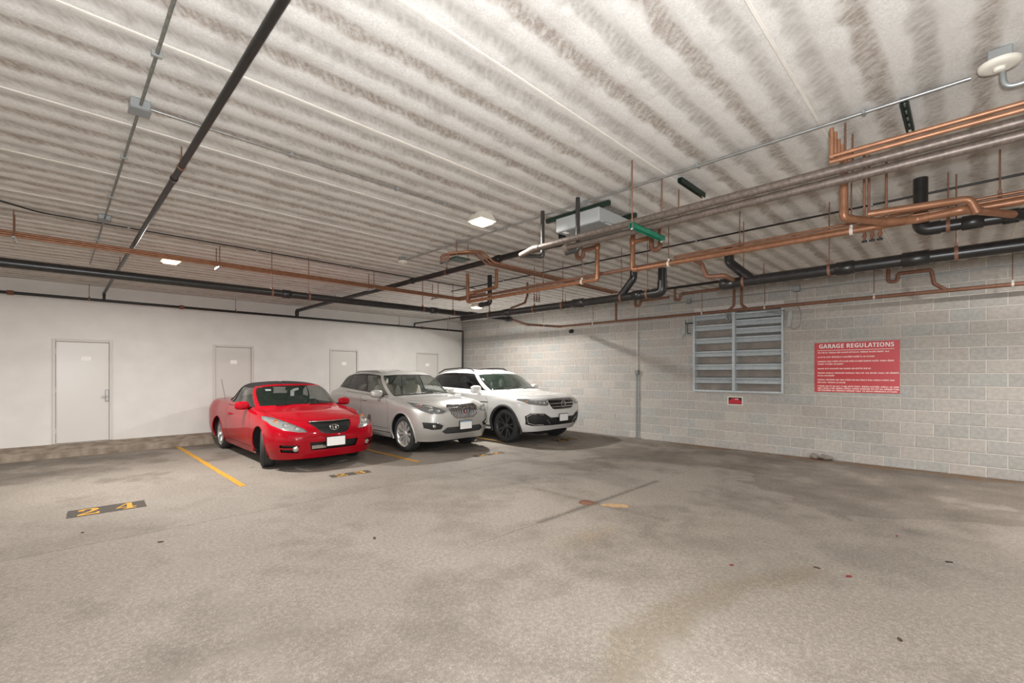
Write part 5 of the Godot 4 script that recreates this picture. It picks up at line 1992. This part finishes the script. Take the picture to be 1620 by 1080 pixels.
	b.box(T(L(1.98, .06, 1.27), Basis(Vector3.BACK, .3)), Vector3(.12, .05, .004), .001)
	put(b, "hanging_tag", M.plate_white, car).set_meta("label", "pale tag hanging from the rear view mirror")
	b = MB.new()
	b.box(T(L(1.99, -.44, 1.27), Basis(Vector3.RIGHT, -.9)), Vector3(.10, .05, .003), .001)
	put(b, "windshield_sticker", M.plate_white, car)
	wiper(car, L(1.36, -.50, 1.005), L(1.42, -.05, 1.02))
	wiper(car, L(1.36, .10, 1.005), L(1.42, .55, 1.02))
	b = MB.new()
	b.tube(PackedVector3Array([L(4.15, -.66, 1.03), L(4.30, -.70, 1.46)]), .004, 6)
	put(b, "antenna", M.trim_black, car)


# the lens of a lamp with its bowl and reflectors behind it
func headlight(car: Node3D, lens: MB, sh: Shell, sx: float, bowls: Array, deep: float, inner: Material) -> void:
	var o := put(lens, "headlight", M.lamp_clear, car)
	var back := MB.new()
	for i in lens.v.size():
		back.v.append(lens.v[i] - lens.n[i] * deep)
		back.n.append(lens.n[i])
		back.uv.append(Vector2.ZERO)
	put(back, "lamp_housing", inner, o)
	for q in bowls:
		var b := MB.new()
		var s := sh.nose(q[0], q[1]) + deep * 0.95
		var yy: float = q[0] - 0.03 * smoothstep(0.6, 0.85, q[0])
		b.lathe(along(L(s, sx * yy, q[1]), Vector3(sx * 0.25, 0.1, 1)), PackedVector2Array([Vector2(0, 0.002), Vector2(q[2] * 0.5, 0.004), Vector2(q[2], q[2] * 0.5), Vector2(q[2] * 1.06, q[2] * 0.45)]), 20)
		b.ball(L(s - 0.004, sx * yy, q[1]), Vector3.ONE * q[2] * 0.45, 7, 10)
		put(b, "reflector", q[3], o)


# ---------------------------------------------------------------- the silver car

func silver_suv() -> void:
	var car := thing("sport_utility_car", "silver sport utility car with an upright chrome grille, between the red and the white car", "car", Vector3(-4.18, 0, 5.33))
	var sh := Shell.new()
	sh.build(rows_of([
		[.12, 0, .27, .15, .38, .26, .26, .66, .25, .46, .82, .25, .92, .84, .26, 1.55, .84, .24, 2.5, .84, .24, 3.66, .84, .27, 4.35, .8, .33, 4.55, .55, .36, 4.58, 0, .36],
		[.03, 0, .43, .06, .40, .43, .17, .68, .43, .42, .87, .43, .92, .90, .45, 1.55, .895, .40, 2.5, .895, .40, 3.66, .90, .45, 4.38, .86, .48, 4.6, .58, .5, 4.64, 0, .5],
		[0, 0, .66, .04, .40, .66, .15, .70, .66, .42, .885, .67, .92, .915, .71, 1.55, .91, .66, 2.5, .915, .66, 3.66, .918, .70, 4.40, .87, .72, 4.62, .6, .74, 4.67, 0, .74],
		[.05, 0, .90, .09, .40, .89, .21, .68, .88, .48, .86, .89, .92, .90, .94, 1.55, .905, .90, 2.5, .905, .92, 3.66, .91, .94, 4.38, .87, .96, 4.60, .62, .96, 4.65, 0, .96],
		[.18, 0, .985, .22, .40, .98, .34, .65, .97, .60, .79, .99, 1.0, .845, 1.02, 1.58, .872, 1.055, 2.5, .878, 1.09, 3.6, .872, 1.13, 4.28, .82, 1.17, 4.50, .6, 1.15, 4.56, 0, 1.15],
		[.70, 0, 1.075, .73, .40, 1.065, .82, .62, 1.05, .95, .72, 1.045, 1.2, .77, 1.055, 1.6, .815, 1.085, 2.5, .83, 1.12, 3.6, .82, 1.16, 4.22, .75, 1.2, 4.42, .55, 1.18, 4.48, 0, 1.18],
		[1.25, 0, 1.135, 1.27, .40, 1.13, 1.34, .62, 1.12, 1.42, .70, 1.11, 1.52, .75, 1.105, 1.7, .785, 1.12, 2.5, .80, 1.165, 3.6, .775, 1.22, 4.20, .70, 1.25, 4.40, .5, 1.23, 4.46, 0, 1.23],
		[2.02, 0, 1.56, 2.03, .38, 1.555, 2.06, .54, 1.545, 2.09, .60, 1.54, 2.13, .635, 1.535, 2.25, .655, 1.55, 2.7, .662, 1.58, 3.50, .645, 1.57, 3.96, .575, 1.525, 4.10, .4, 1.545, 4.15, 0, 1.55],
		[2.3, 0, 1.645, 2.3, .2, 1.645, 2.32, .34, 1.642, 2.34, .40, 1.638, 2.38, .42, 1.636, 2.45, .43, 1.64, 2.78, .44, 1.662, 3.35, .425, 1.65, 3.72, .37, 1.612, 3.82, .22, 1.612, 3.85, 0, 1.612],
		[2.4, 0, 1.655, 2.4, .05, 1.655, 2.42, .05, 1.655, 2.44, .05, 1.655, 2.48, .05, 1.655, 2.55, .05, 1.66, 2.82, .05, 1.674, 3.28, .05, 1.665, 3.55, .05, 1.64, 3.6, .03, 1.635, 3.62, 0, 1.63]]))
	var axle := [0.92, 3.66]
	var r := 0.365
	var grille := Q([-.1, .955, .34, .965, .375, .93, .33, .77, .22, .70, -.1, .69])
	var lamp := Q([.42, .84, .50, .80, .70, .795, .82, .86, .858, .94, .84, 1.005, .72, .975, .52, .905])
	var front_door := Q([1.47, .44, 2.60, .44, 2.64, 1.115, 1.62, 1.085, 1.46, .90])
	var rear_door := Q([2.67, .44, 3.14, .44, 3.30, .72, 3.50, .90, 3.54, 1.155, 2.69, 1.12])
	var hood := Q([.24, -.1, .27, .42, .42, .62, .66, .72, 1.0, .765, 1.40, .745, 1.27, .40, 1.23, -.1])
	var dis := dissect(sh, [
		region("arch_hole", "side", circle(Vector2(.92, r), .425), [3.0, 5.2], [0, 4.6], {"drop": true}),
		region("arch_hole", "side", circle(Vector2(3.66, r), .425), [6.0, 8.3], [0, 4.6], {"drop": true}),
		region("grille", "front", grille, [0, 3], [1.5, 4.6], {"inset": 0.03}),
		region("headlight", "front", lamp, [1, 4.4], [2, 4.9], {"inset": 0.004}),
		region("lower_intake", "front", Q([-.1, .53, .42, .53, .52, .45, .44, .405, -.1, .395]), [0, 3], [0, 3], {"inset": 0.02}),
		region("fog_recess", "front", Q([.50, .57, .60, .625, .83, .64, .81, .53, .70, .495, .54, .50]), [1, 4], [0, 3], {"inset": 0.012}),
		region("windshield", "par", Q([-.1, 6.05, 3.60, 6.05, 3.72, 6.93, -.1, 6.93]), [0, 4.2], [6, 7.2], {"inset": 0.004}),
		region("front_window", "par", Q([4.80, 6.05, 6.06, 6.05, 6.06, 6.90, 4.80, 6.90]), [4, 8], [5.5, 7.2], {"inset": 0.006}),
		region("rear_door_window", "par", Q([6.13, 6.05, 6.98, 6.05, 6.98, 6.90, 6.13, 6.90]), [5, 8], [5.5, 7.2], {"inset": 0.006}),
		region("quarter_window", "par", Q([7.05, 6.05, 7.82, 6.08, 7.40, 6.82, 7.05, 6.90]), [6, 8.6], [5.5, 7.2], {"inset": 0.006}),
		region("rear_window", "par", Q([8.75, 6.15, 10.1, 6.15, 10.1, 6.85, 8.85, 6.85]), [8, 10], [6, 7.2], {"inset": 0.006}),
		region("window_trim", "par", Q([4.66, 5.98, 7.90, 5.98, 7.94, 6.08, 7.48, 6.90, 7.1, 6.97, 4.66, 6.97]), [4, 8.6], [5.5, 7.3], {"inset": 0.002}),
		region("windshield_trim", "par", Q([-.1, 5.97, 3.70, 5.97, 3.82, 7.0, -.1, 7.0]), [0, 4.6], [5.9, 7.3], {"inset": 0.001}),
		region("front_door", "side", front_door, [4, 7.5], [0, 5.9]),
		region("gap", "side", front_door, [4, 7.5], [0, 5.9], {"grow": 0.007, "inset": 0.006}),
		region("rear_door", "side", rear_door, [5, 8], [0, 5.9]),
		region("gap", "side", rear_door, [5, 8], [0, 5.9], {"grow": 0.007, "inset": 0.006}),
		region("hood", "top", hood, [0, 5], [3.7, 6.1]),
		region("gap", "top", hood, [0, 5], [3.7, 6.1], {"grow": 0.006, "inset": 0.006}),
		region("tail_lamp", "side", Q([4.25, 1.02, 4.7, 1.0, 4.7, 1.17, 4.20, 1.15]), [7.4, 9.2], [2, 5]),
	])
	var silver := paint(rgb(190, 189, 185), 0.4, 0.38)
	put(joined(dis.body), "body", silver, car)
	put(joined(dis.hood), "hood", silver, car)
	put(joined(dis.gap), "panel_gap", M.rubber, car)
	put(joined(dis.windshield), "windshield", M.glass_green, car)
	put(joined(dis.windshield_trim), "windshield_trim", M.trim_black, car)
	put(joined(dis.rear_window), "rear_window", M.glass_dark, car)
	put(joined(dis.lower_intake), "lower_intake", mat(rgb(58, 59, 60), 0.6), car)
	for side in 2:
		put(dis.fog_recess[side], "fog_recess", M.lamp_dark, car)
	var gr := put(joined(dis.grille), "grille", M.trim_black, car)
	var b: MB
	for i in 23:
		var y := -.33 + .03 * i
		var k := absf(y) / .375
		var top := .955 if absf(y) < .34 else .93
		var bot := lerpf(.69, .70, k) if absf(y) < .22 else lerpf(.70, .79, (absf(y) - .22) / .12)
		b = MB.new()
		var pts := PackedVector3Array()
		for j in 7:
			var h := lerpf(bot + .008, top - .006, j / 6.0)
			pts.append(L(sh.nose(absf(y), h) + .006, y, h))
		b.tube(pts, 0.0048, 6)
		put(b, "grille_bar", M.chrome, gr)
	b = MB.new()
	var rim := PackedVector3Array()
	for q in [[.0, .69], [.22, .70], [.33, .77], [.375, .93], [.34, .965], [0, .957], [-.34, .965], [-.375, .93], [-.33, .77], [-.22, .70], [0, .69]]:
		rim.append(L(sh.nose(absf(q[0]), q[1]) - .002, q[0], q[1]))
	b.tube(rim, 0.011, 6, false)
	put(b, "grille_frame", M.chrome, gr)
	# the round badge with three slanted shields
	b = MB.new()
	var c := L(sh.nose(0, .83) - .012, 0, .83)
	ring_of(b, c, Basis(Vector3.RIGHT, -.15), .07, .07, .008)
	put(b, "emblem_ring", M.chrome, gr)
	for i in 3:
		b = MB.new()
		b.prism(Transform3D(Basis(Vector3.BACK, -.15), c + Vector3(-.036 + .036 * i, -.018 + .018 * i, -.006)), PackedVector2Array([Vector2(-.019, .028), Vector2(.019, .028), Vector2(.019, -.004), Vector2(0, -.034), Vector2(-.019, -.004)]), 0.012)
		put(b, "emblem_shield", [mat(rgb(150, 40, 44), 0.3, 0.5), M.chrome, mat(rgb(60, 80, 120), 0.3, 0.5)][i], gr)
	plate(car, sh.nose(0, .56) - .014, .555, .30, .16, M.trim_black)
	b = MB.new()
	b.box(T(L(sh.nose(0, .56) - .0285, 0, .622)), Vector3(.296, .018, .002), .0005)
	put(b, "plate_band", mat(rgb(120, 170, 200), 0.5), car)
	for side in 2:
		var sx := -1.0 if side == 0 else 1.0
		var d := put(dis.front_door[side], "front_door", silver, car)
		handle(d, sh, sx, 2.48, 1.0, silver)
		d = put(dis.rear_door[side], "rear_door", silver, car)
		handle(d, sh, sx, 3.40, 1.03, silver)
		put(dis.window_trim[side], "window_trim", M.trim_black, car)
		put(dis.front_window[side], "front_window", M.glass_green, car)
		put(dis.rear_door_window[side], "rear_door_window", M.glass_dark, car)
		put(dis.quarter_window[side], "quarter_window", M.glass_dark, car)
		put(dis.tail_lamp[side], "tail_lamp", M.lamp_red, car)
		headlight(car, dis.headlight[side], sh, sx, [[.56, .855, .036, M.chrome], [.69, .875, .046, M.chrome], [.80, .93, .034, M.lamp_red]], 0.03, M.lamp_dark)
		# chrome round the windows and along the sill
		b = MB.new()
		var pts := PackedVector3Array()
		for i in 21:
			var iu := clampi(int(round(lerpf(4.66, 7.9, i / 20.0) * sh.nu)), 0, sh.NU - 1)
			var p: Vector3 = sh.pos[iu][6 * sh.nv]
			pts.append(L(p.x, sx * (p.y + .003), p.z - .004))
		b.tube(pts, 0.008, 6)
		put(b, "window_molding", M.chrome, car)
		b = MB.new()
		b.tube(PackedVector3Array([L(1.40, sx * (sh.flank(1.40, .36) + .004), .36), L(2.3, sx * (sh.flank(2.3, .36) + .004), .36), L(3.16, sx * (sh.flank(3.16, .36) + .004), .36)]), 0.012, 6)
		put(b, "sill_molding", M.chrome, car)
		b = MB.new()
		b.lathe(along(L(sh.nose(.66, .56) + .016, sx * .66, .56), Vector3(sx * .2, 0, 1)), PackedVector2Array([Vector2(.036, 0), Vector2(.036, .02), Vector2(.028, .026), Vector2(0, .03)]), 18)
		put(b, "fog_lamp", M.lamp_bowl, car)
		b = MB.new()
		b.tube(PackedVector3Array([L(sh.nose(.52, .585) - .004, sx * .52, .585), L(sh.nose(.62, .63) - .004, sx * .62, .63), L(sh.nose(.83, .645) - .004, sx * .82, .645)]), 0.010, 6)
		put(b, "fog_molding", M.chrome, car)
		side_mirror(car, sx, 1.80, .83, 1.15, silver, Vector3(0.25, 0.17, 0.14))
		# roof rail
		b = MB.new()
		b.tube(bent([L(2.38, sx * .55, 1.595), L(2.5, sx * .56, 1.632), L(2.9, sx * .56, 1.648), L(3.5, sx * .545, 1.63), L(3.78, sx * .515, 1.575)], .15), 0.014, 8)
		put(b, "roof_rail", M.steel, car)
	running_gear(car, sh, axle, r, .235, .905, .425, .255, "chrome", 4.67, silver, .022)
	put(soft_box(L(1.55, 0, 1.0), Vector3(1.42, .20, .46), .5), "dashboard", mat(rgb(66, 62, 58), 0.7), car)
	seat(car, 2.42, -.37, .70, M.seat_cream)
	seat(car, 2.42, .37, .70, M.seat_cream)
	seat(car, 3.35, 0, .70, M.seat_cream, 1.25)
	steering_wheel(car, 1.88, .37, 1.02)
	b = MB.new()
	b.box(T(L(2.0, 0, 1.46)), Vector3(.25, .07, .03), .012)
	put(b, "rear_view_mirror", M.trim_black, car)
	wiper(car, L(1.27, -.52, 1.145), L(1.36, -.02, 1.165))
	wiper(car, L(1.27, .08, 1.145), L(1.36, .58, 1.16))
	b = MB.new()
	b.prism(Transform3D(Basis(Vector3(0, 0, -1), Vector3.UP, Vector3.RIGHT), L(3.52, -.02, 1.612)), PackedVector2Array([Vector2(-.07, 0), Vector2(.07, 0), Vector2(.07, .05)]), .04)
	put(b, "roof_antenna", silver, car)


# ---------------------------------------------------------------- the white car

func white_suv() -> void:
	var car := thing("sport_utility_car", "large white sport utility car with dark wheels, parked next to the block wall", "car", Vector3(-1.80, 0, 5.94))
	var sh := Shell.new()
	sh.build(rows_of([
		[.14, 0, .31, .17, .40, .30, .28, .72, .29, .50, .88, .28, .95, .91, .29, 1.6, .91, .27, 2.6, .91, .27, 3.93, .91, .31, 4.66, .86, .36, 4.84, .6, .40, 4.88, 0, .40],
		[.03, 0, .47, .05, .42, .47, .15, .74, .47, .42, .94, .47, .95, .975, .49, 1.6, .965, .44, 2.6, .965, .44, 3.93, .975, .50, 4.68, .93, .54, 4.89, .62, .56, 4.93, 0, .56],
		[0, 0, .69, .03, .42, .69, .12, .75, .70, .38, .955, .71, .95, .99, .75, 1.6, .985, .70, 2.6, .99, .70, 3.93, .995, .76, 4.70, .94, .78, 4.92, .65, .80, 4.97, 0, .80],
		[.03, 0, .95, .06, .42, .945, .16, .74, .94, .44, .935, .94, .95, .975, .99, 1.6, .975, .95, 2.6, .975, .97, 3.93, .98, 1.0, 4.68, .93, 1.02, 4.88, .66, 1.02, 4.93, 0, 1.02],
		[.12, 0, 1.045, .15, .42, 1.04, .27, .72, 1.03, .58, .875, 1.045, 1.0, .925, 1.075, 1.62, .94, 1.10, 2.6, .945, 1.13, 3.85, .93, 1.18, 4.55, .87, 1.2, 4.78, .62, 1.17, 4.82, 0, 1.17],
		[.70, 0, 1.13, .73, .42, 1.125, .80, .68, 1.11, .95, .80, 1.105, 1.2, .85, 1.115, 1.64, .88, 1.135, 2.6, .895, 1.165, 3.85, .88, 1.21, 4.48, .80, 1.23, 4.70, .58, 1.21, 4.75, 0, 1.21],
		[1.30, 0, 1.19, 1.32, .42, 1.185, 1.38, .68, 1.175, 1.46, .77, 1.165, 1.56, .82, 1.16, 1.75, .855, 1.17, 2.6, .87, 1.20, 3.80, .845, 1.24, 4.35, .76, 1.26, 4.58, .54, 1.25, 4.64, 0, 1.25],
		[2.10, 0, 1.60, 2.11, .40, 1.595, 2.14, .58, 1.585, 2.17, .65, 1.58, 2.21, .685, 1.575, 2.32, .71, 1.59, 2.8, .72, 1.615, 3.6, .70, 1.595, 3.95, .62, 1.54, 4.05, .42, 1.545, 4.08, 0, 1.55],
		[2.38, 0, 1.675, 2.38, .22, 1.675, 2.40, .36, 1.672, 2.42, .42, 1.67, 2.46, .45, 1.668, 2.52, .46, 1.67, 2.85, .47, 1.69, 3.4, .45, 1.67, 3.65, .4, 1.635, 3.72, .24, 1.63, 3.75, 0, 1.63],
		[2.48, 0, 1.685, 2.48, .05, 1.685, 2.5, .05, 1.685, 2.52, .05, 1.685, 2.56, .05, 1.685, 2.62, .05, 1.688, 2.9, .05, 1.70, 3.3, .05, 1.685, 3.5, .05, 1.66, 3.55, .03, 1.658, 3.57, 0, 1.655]]))
	var axle := [0.95, 3.93]
	var r := 0.385
	var grille := Q([-.1, 1.015, .44, 1.01, .44, .90, .36, .80, .28, .775, -.1, .77])
	var lamp := Q([.455, .90, .50, .865, .68, .875, .86, .905, .945, .99, .91, 1.02, .62, 1.01, .455, 1.005])
	var front_door := Q([1.52, .46, 2.78, .46, 2.80, 1.155, 1.66, 1.125, 1.50, .92])
	var rear_door := Q([2.83, .46, 3.36, .46, 3.56, .78, 3.74, .94, 3.78, 1.20, 2.85, 1.16])
	var hood := Q([.20, -.1, .22, .44, .36, .70, .64, .82, 1.0, .86, 1.45, .80, 1.33, .42, 1.28, -.1])
	var dis := dissect(sh, [
		region("arch_hole", "side", circle(Vector2(.95, r), .455), [3.0, 5.2], [0, 4.6], {"drop": true}),
		region("arch_hole", "side", circle(Vector2(3.93, r), .455), [6.0, 8.4], [0, 4.6], {"drop": true}),
		region("grille", "front", grille, [0, 3], [1.5, 4.6], {"inset": 0.025}),
		region("headlight", "front", lamp, [1, 4.4], [2, 4.9], {"inset": 0.004}),
		region("lower_intake", "front", Q([-.1, .60, .40, .60, .58, .70, .86, .71, .93, .64, .90, .46, .80, .425, -.1, .42]), [0, 4], [0, 3], {"inset": 0.014}),
		region("windshield", "par", Q([-.1, 6.05, 3.60, 6.05, 3.72, 6.93, -.1, 6.93]), [0, 4.2], [6, 7.2], {"inset": 0.004}),
		region("front_window", "par", Q([4.80, 6.05, 6.14, 6.05, 6.06, 6.90, 4.80, 6.90]), [4, 8], [5.5, 7.2], {"inset": 0.006}),
		region("rear_door_window", "par", Q([6.19, 6.05, 6.98, 6.05, 6.98, 6.90, 6.11, 6.90]), [5, 8], [5.5, 7.2], {"inset": 0.006}),
		region("quarter_window", "par", Q([7.03, 6.05, 7.85, 6.20, 7.70, 6.80, 7.03, 6.90]), [6, 8.6], [5.5, 7.2], {"inset": 0.006}),
		region("rear_window", "par", Q([8.75, 6.15, 10.1, 6.15, 10.1, 6.85, 8.85, 6.85]), [8, 10], [6, 7.2], {"inset": 0.006}),
		region("window_trim", "par", Q([4.66, 5.98, 7.88, 5.98, 7.98, 6.15, 7.78, 6.93, 4.66, 6.97]), [4, 8.6], [5.5, 7.3], {"inset": 0.002}),
		region("sunroof", "top", Q([2.42, -.1, 2.42, .40, 3.55, .42, 3.55, -.1]), [0, 10], [7.3, 9], {"inset": 0.002}),
		region("front_door", "side", front_door, [4, 7.5], [0, 5.9]),
		region("gap", "side", front_door, [4, 7.5], [0, 5.9], {"grow": 0.007, "inset": 0.006}),
		region("rear_door", "side", rear_door, [5, 8], [0, 5.9]),
		region("gap", "side", rear_door, [5, 8], [0, 5.9], {"grow": 0.007, "inset": 0.006}),
		region("hood", "top", hood, [0, 5], [3.7, 6.1]),
		region("gap", "top", hood, [0, 5], [3.7, 6.1], {"grow": 0.006, "inset": 0.006}),
		region("tail_lamp", "side", Q([4.35, 1.0, 4.95, 1.0, 4.95, 1.14, 4.30, 1.12]), [7.4, 9.2], [2, 5]),
	])
	var white := paint(rgb(226, 226, 224), 0.0, 0.30)
	var clad := mat(rgb(62, 63, 65), 0.7)
	put(joined(dis.body), "body", white, car)
	put(joined(dis.hood), "hood", white, car)
	put(joined(dis.gap), "panel_gap", M.rubber, car)
	put(joined(dis.windshield), "windshield", M.glass_green, car)
	put(joined(dis.rear_window), "rear_window", M.glass_dark, car)
	put(joined(dis.sunroof), "sunroof", M.glass_dark, car)
	put(joined(dis.lower_intake), "lower_intake", mat(rgb(34, 34, 36), 0.5), car)
	var gr := put(joined(dis.grille), "grille", M.trim_black, car)
	var b: MB
	for q in [[.985, .44, .010], [.905, .44, .012], [.835, .385, .012], [.785, .30, .008]]:
		b = MB.new()
		var pts := PackedVector3Array()
		for i in 9:
			var y: float = lerpf(-q[1], q[1], i / 8.0)
			pts.append(L(sh.nose(absf(y), q[0]) + .002, y, q[0]))
		b.tube(pts, q[2], 6)
		put(b, "grille_bar", M.chrome, gr)
	# the round badge: a V above a W
	b = MB.new()
	var c := L(sh.nose(0, .90) - .016, 0, .895)
	ring_of(b, c, Basis.IDENTITY, .075, .075, .008)
	for q in [[[-.042, .06], [0, .008], [.042, .06]], [[-.068, .028], [-.034, -.058], [0, .0], [.034, -.058], [.068, .028]]]:
		var pts := PackedVector3Array()
		for p in q:
			pts.append(c + Vector3(p[0], p[1], 0))
		b.tube(pts, .007, 6)
	put(b, "emblem", M.chrome, gr).set_meta("label", "round chrome badge of a V above a W")
	plate(car, sh.nose(0, .60) - .016, .585, .30, .155, M.trim_black)
	for side in 2:
		var sx := -1.0 if side == 0 else 1.0
		var d := put(dis.front_door[side], "front_door", white, car)
		handle(d, sh, sx, 2.62, 1.03, white)
		d = put(dis.rear_door[side], "rear_door", white, car)
		handle(d, sh, sx, 3.60, 1.06, white)
		put(dis.window_trim[side], "window_trim", M.trim_black, car)
		put(dis.front_window[side], "front_window", M.glass_dark, car)
		put(dis.rear_door_window[side], "rear_door_window", M.glass_dark, car)
		put(dis.quarter_window[side], "quarter_window", M.glass_dark, car)
		put(dis.tail_lamp[side], "tail_lamp", M.lamp_red, car)
		headlight(car, dis.headlight[side], sh, sx, [[.56, .935, .036, M.lamp_bowl], [.66, .94, .036, M.chrome], [.75, .95, .034, M.chrome], [.86, .96, .032, M.lamp_amber]], 0.035, M.lamp_grey)
		# the bright C round the outer intake
		b = MB.new()
		var pts := PackedVector3Array()
		for q in [[.40, .455], [.52, .56], [.60, .675], [.84, .69], [.90, .63], [.87, .49], [.78, .45], [.58, .445]]:
			pts.append(L(sh.nose(q[0], q[1]) - .002, sx * q[0], q[1]))
		b.tube(PackedVector3Array(Array(pts).slice(2)), 0.012, 6)
		b.tube(PackedVector3Array([pts[0], pts[1]]), 0.010, 6)
		put(b, "intake_molding", M.chrome, car)
		b = MB.new()
		b.box(T(L(1.62, sx * (sh.flank(1.62, .90) + .004), .905)), Vector3(.012, .022, .26), .004)
		put(b, "fender_badge", M.trim_black, car)
		b = MB.new()
		b.tube(PackedVector3Array([L(1.44, sx * (sh.flank(1.44, .35) + .002), .35), L(2.4, sx * (sh.flank(2.4, .35) + .004), .35), L(3.42, sx * (sh.flank(3.42, .35) + .002), .35)]), 0.02, 6)
		put(b, "sill_molding", clad, car)
		side_mirror(car, sx, 1.84, .90, 1.20, white, Vector3(0.27, 0.19, 0.14))
		b = MB.new()
		b.tube(bent([L(2.40, sx * .59, 1.625), L(2.58, sx * .605, 1.705), L(3.0, sx * .61, 1.725), L(3.7, sx * .595, 1.69), L(4.02, sx * .56, 1.59)], .2), 0.018, 8)
		put(b, "roof_rail", M.trim_black, car)
	running_gear(car, sh, axle, r, .255, .985, .455, .275, "dark", 4.97, clad, .030)
	put(soft_box(L(1.62, 0, 1.06), Vector3(1.50, .20, .46), .5), "dashboard", M.seat_black, car)
	seat(car, 2.52, -.40, .74, M.seat_black)
	seat(car, 2.52, .40, .74, M.seat_black)
	seat(car, 3.50, 0, .74, M.seat_black, 1.3)
	steering_wheel(car, 1.95, .40, 1.08)
	b = MB.new()
	b.box(T(L(2.08, 0, 1.50)), Vector3(.25, .075, .03), .012)
	put(b, "rear_view_mirror", M.trim_black, car)
	b = MB.new()
	b.box(T(L(2.06, -.02, 1.33)), Vector3(.10, .17, .004), .001)
	put(b, "hanging_tag", M.plate_white, car).set_meta("label", "pale tag hanging behind the windshield")
	wiper(car, L(1.32, -.55, 1.20), L(1.42, -.02, 1.22))
	wiper(car, L(1.32, .08, 1.20), L(1.42, .62, 1.21))
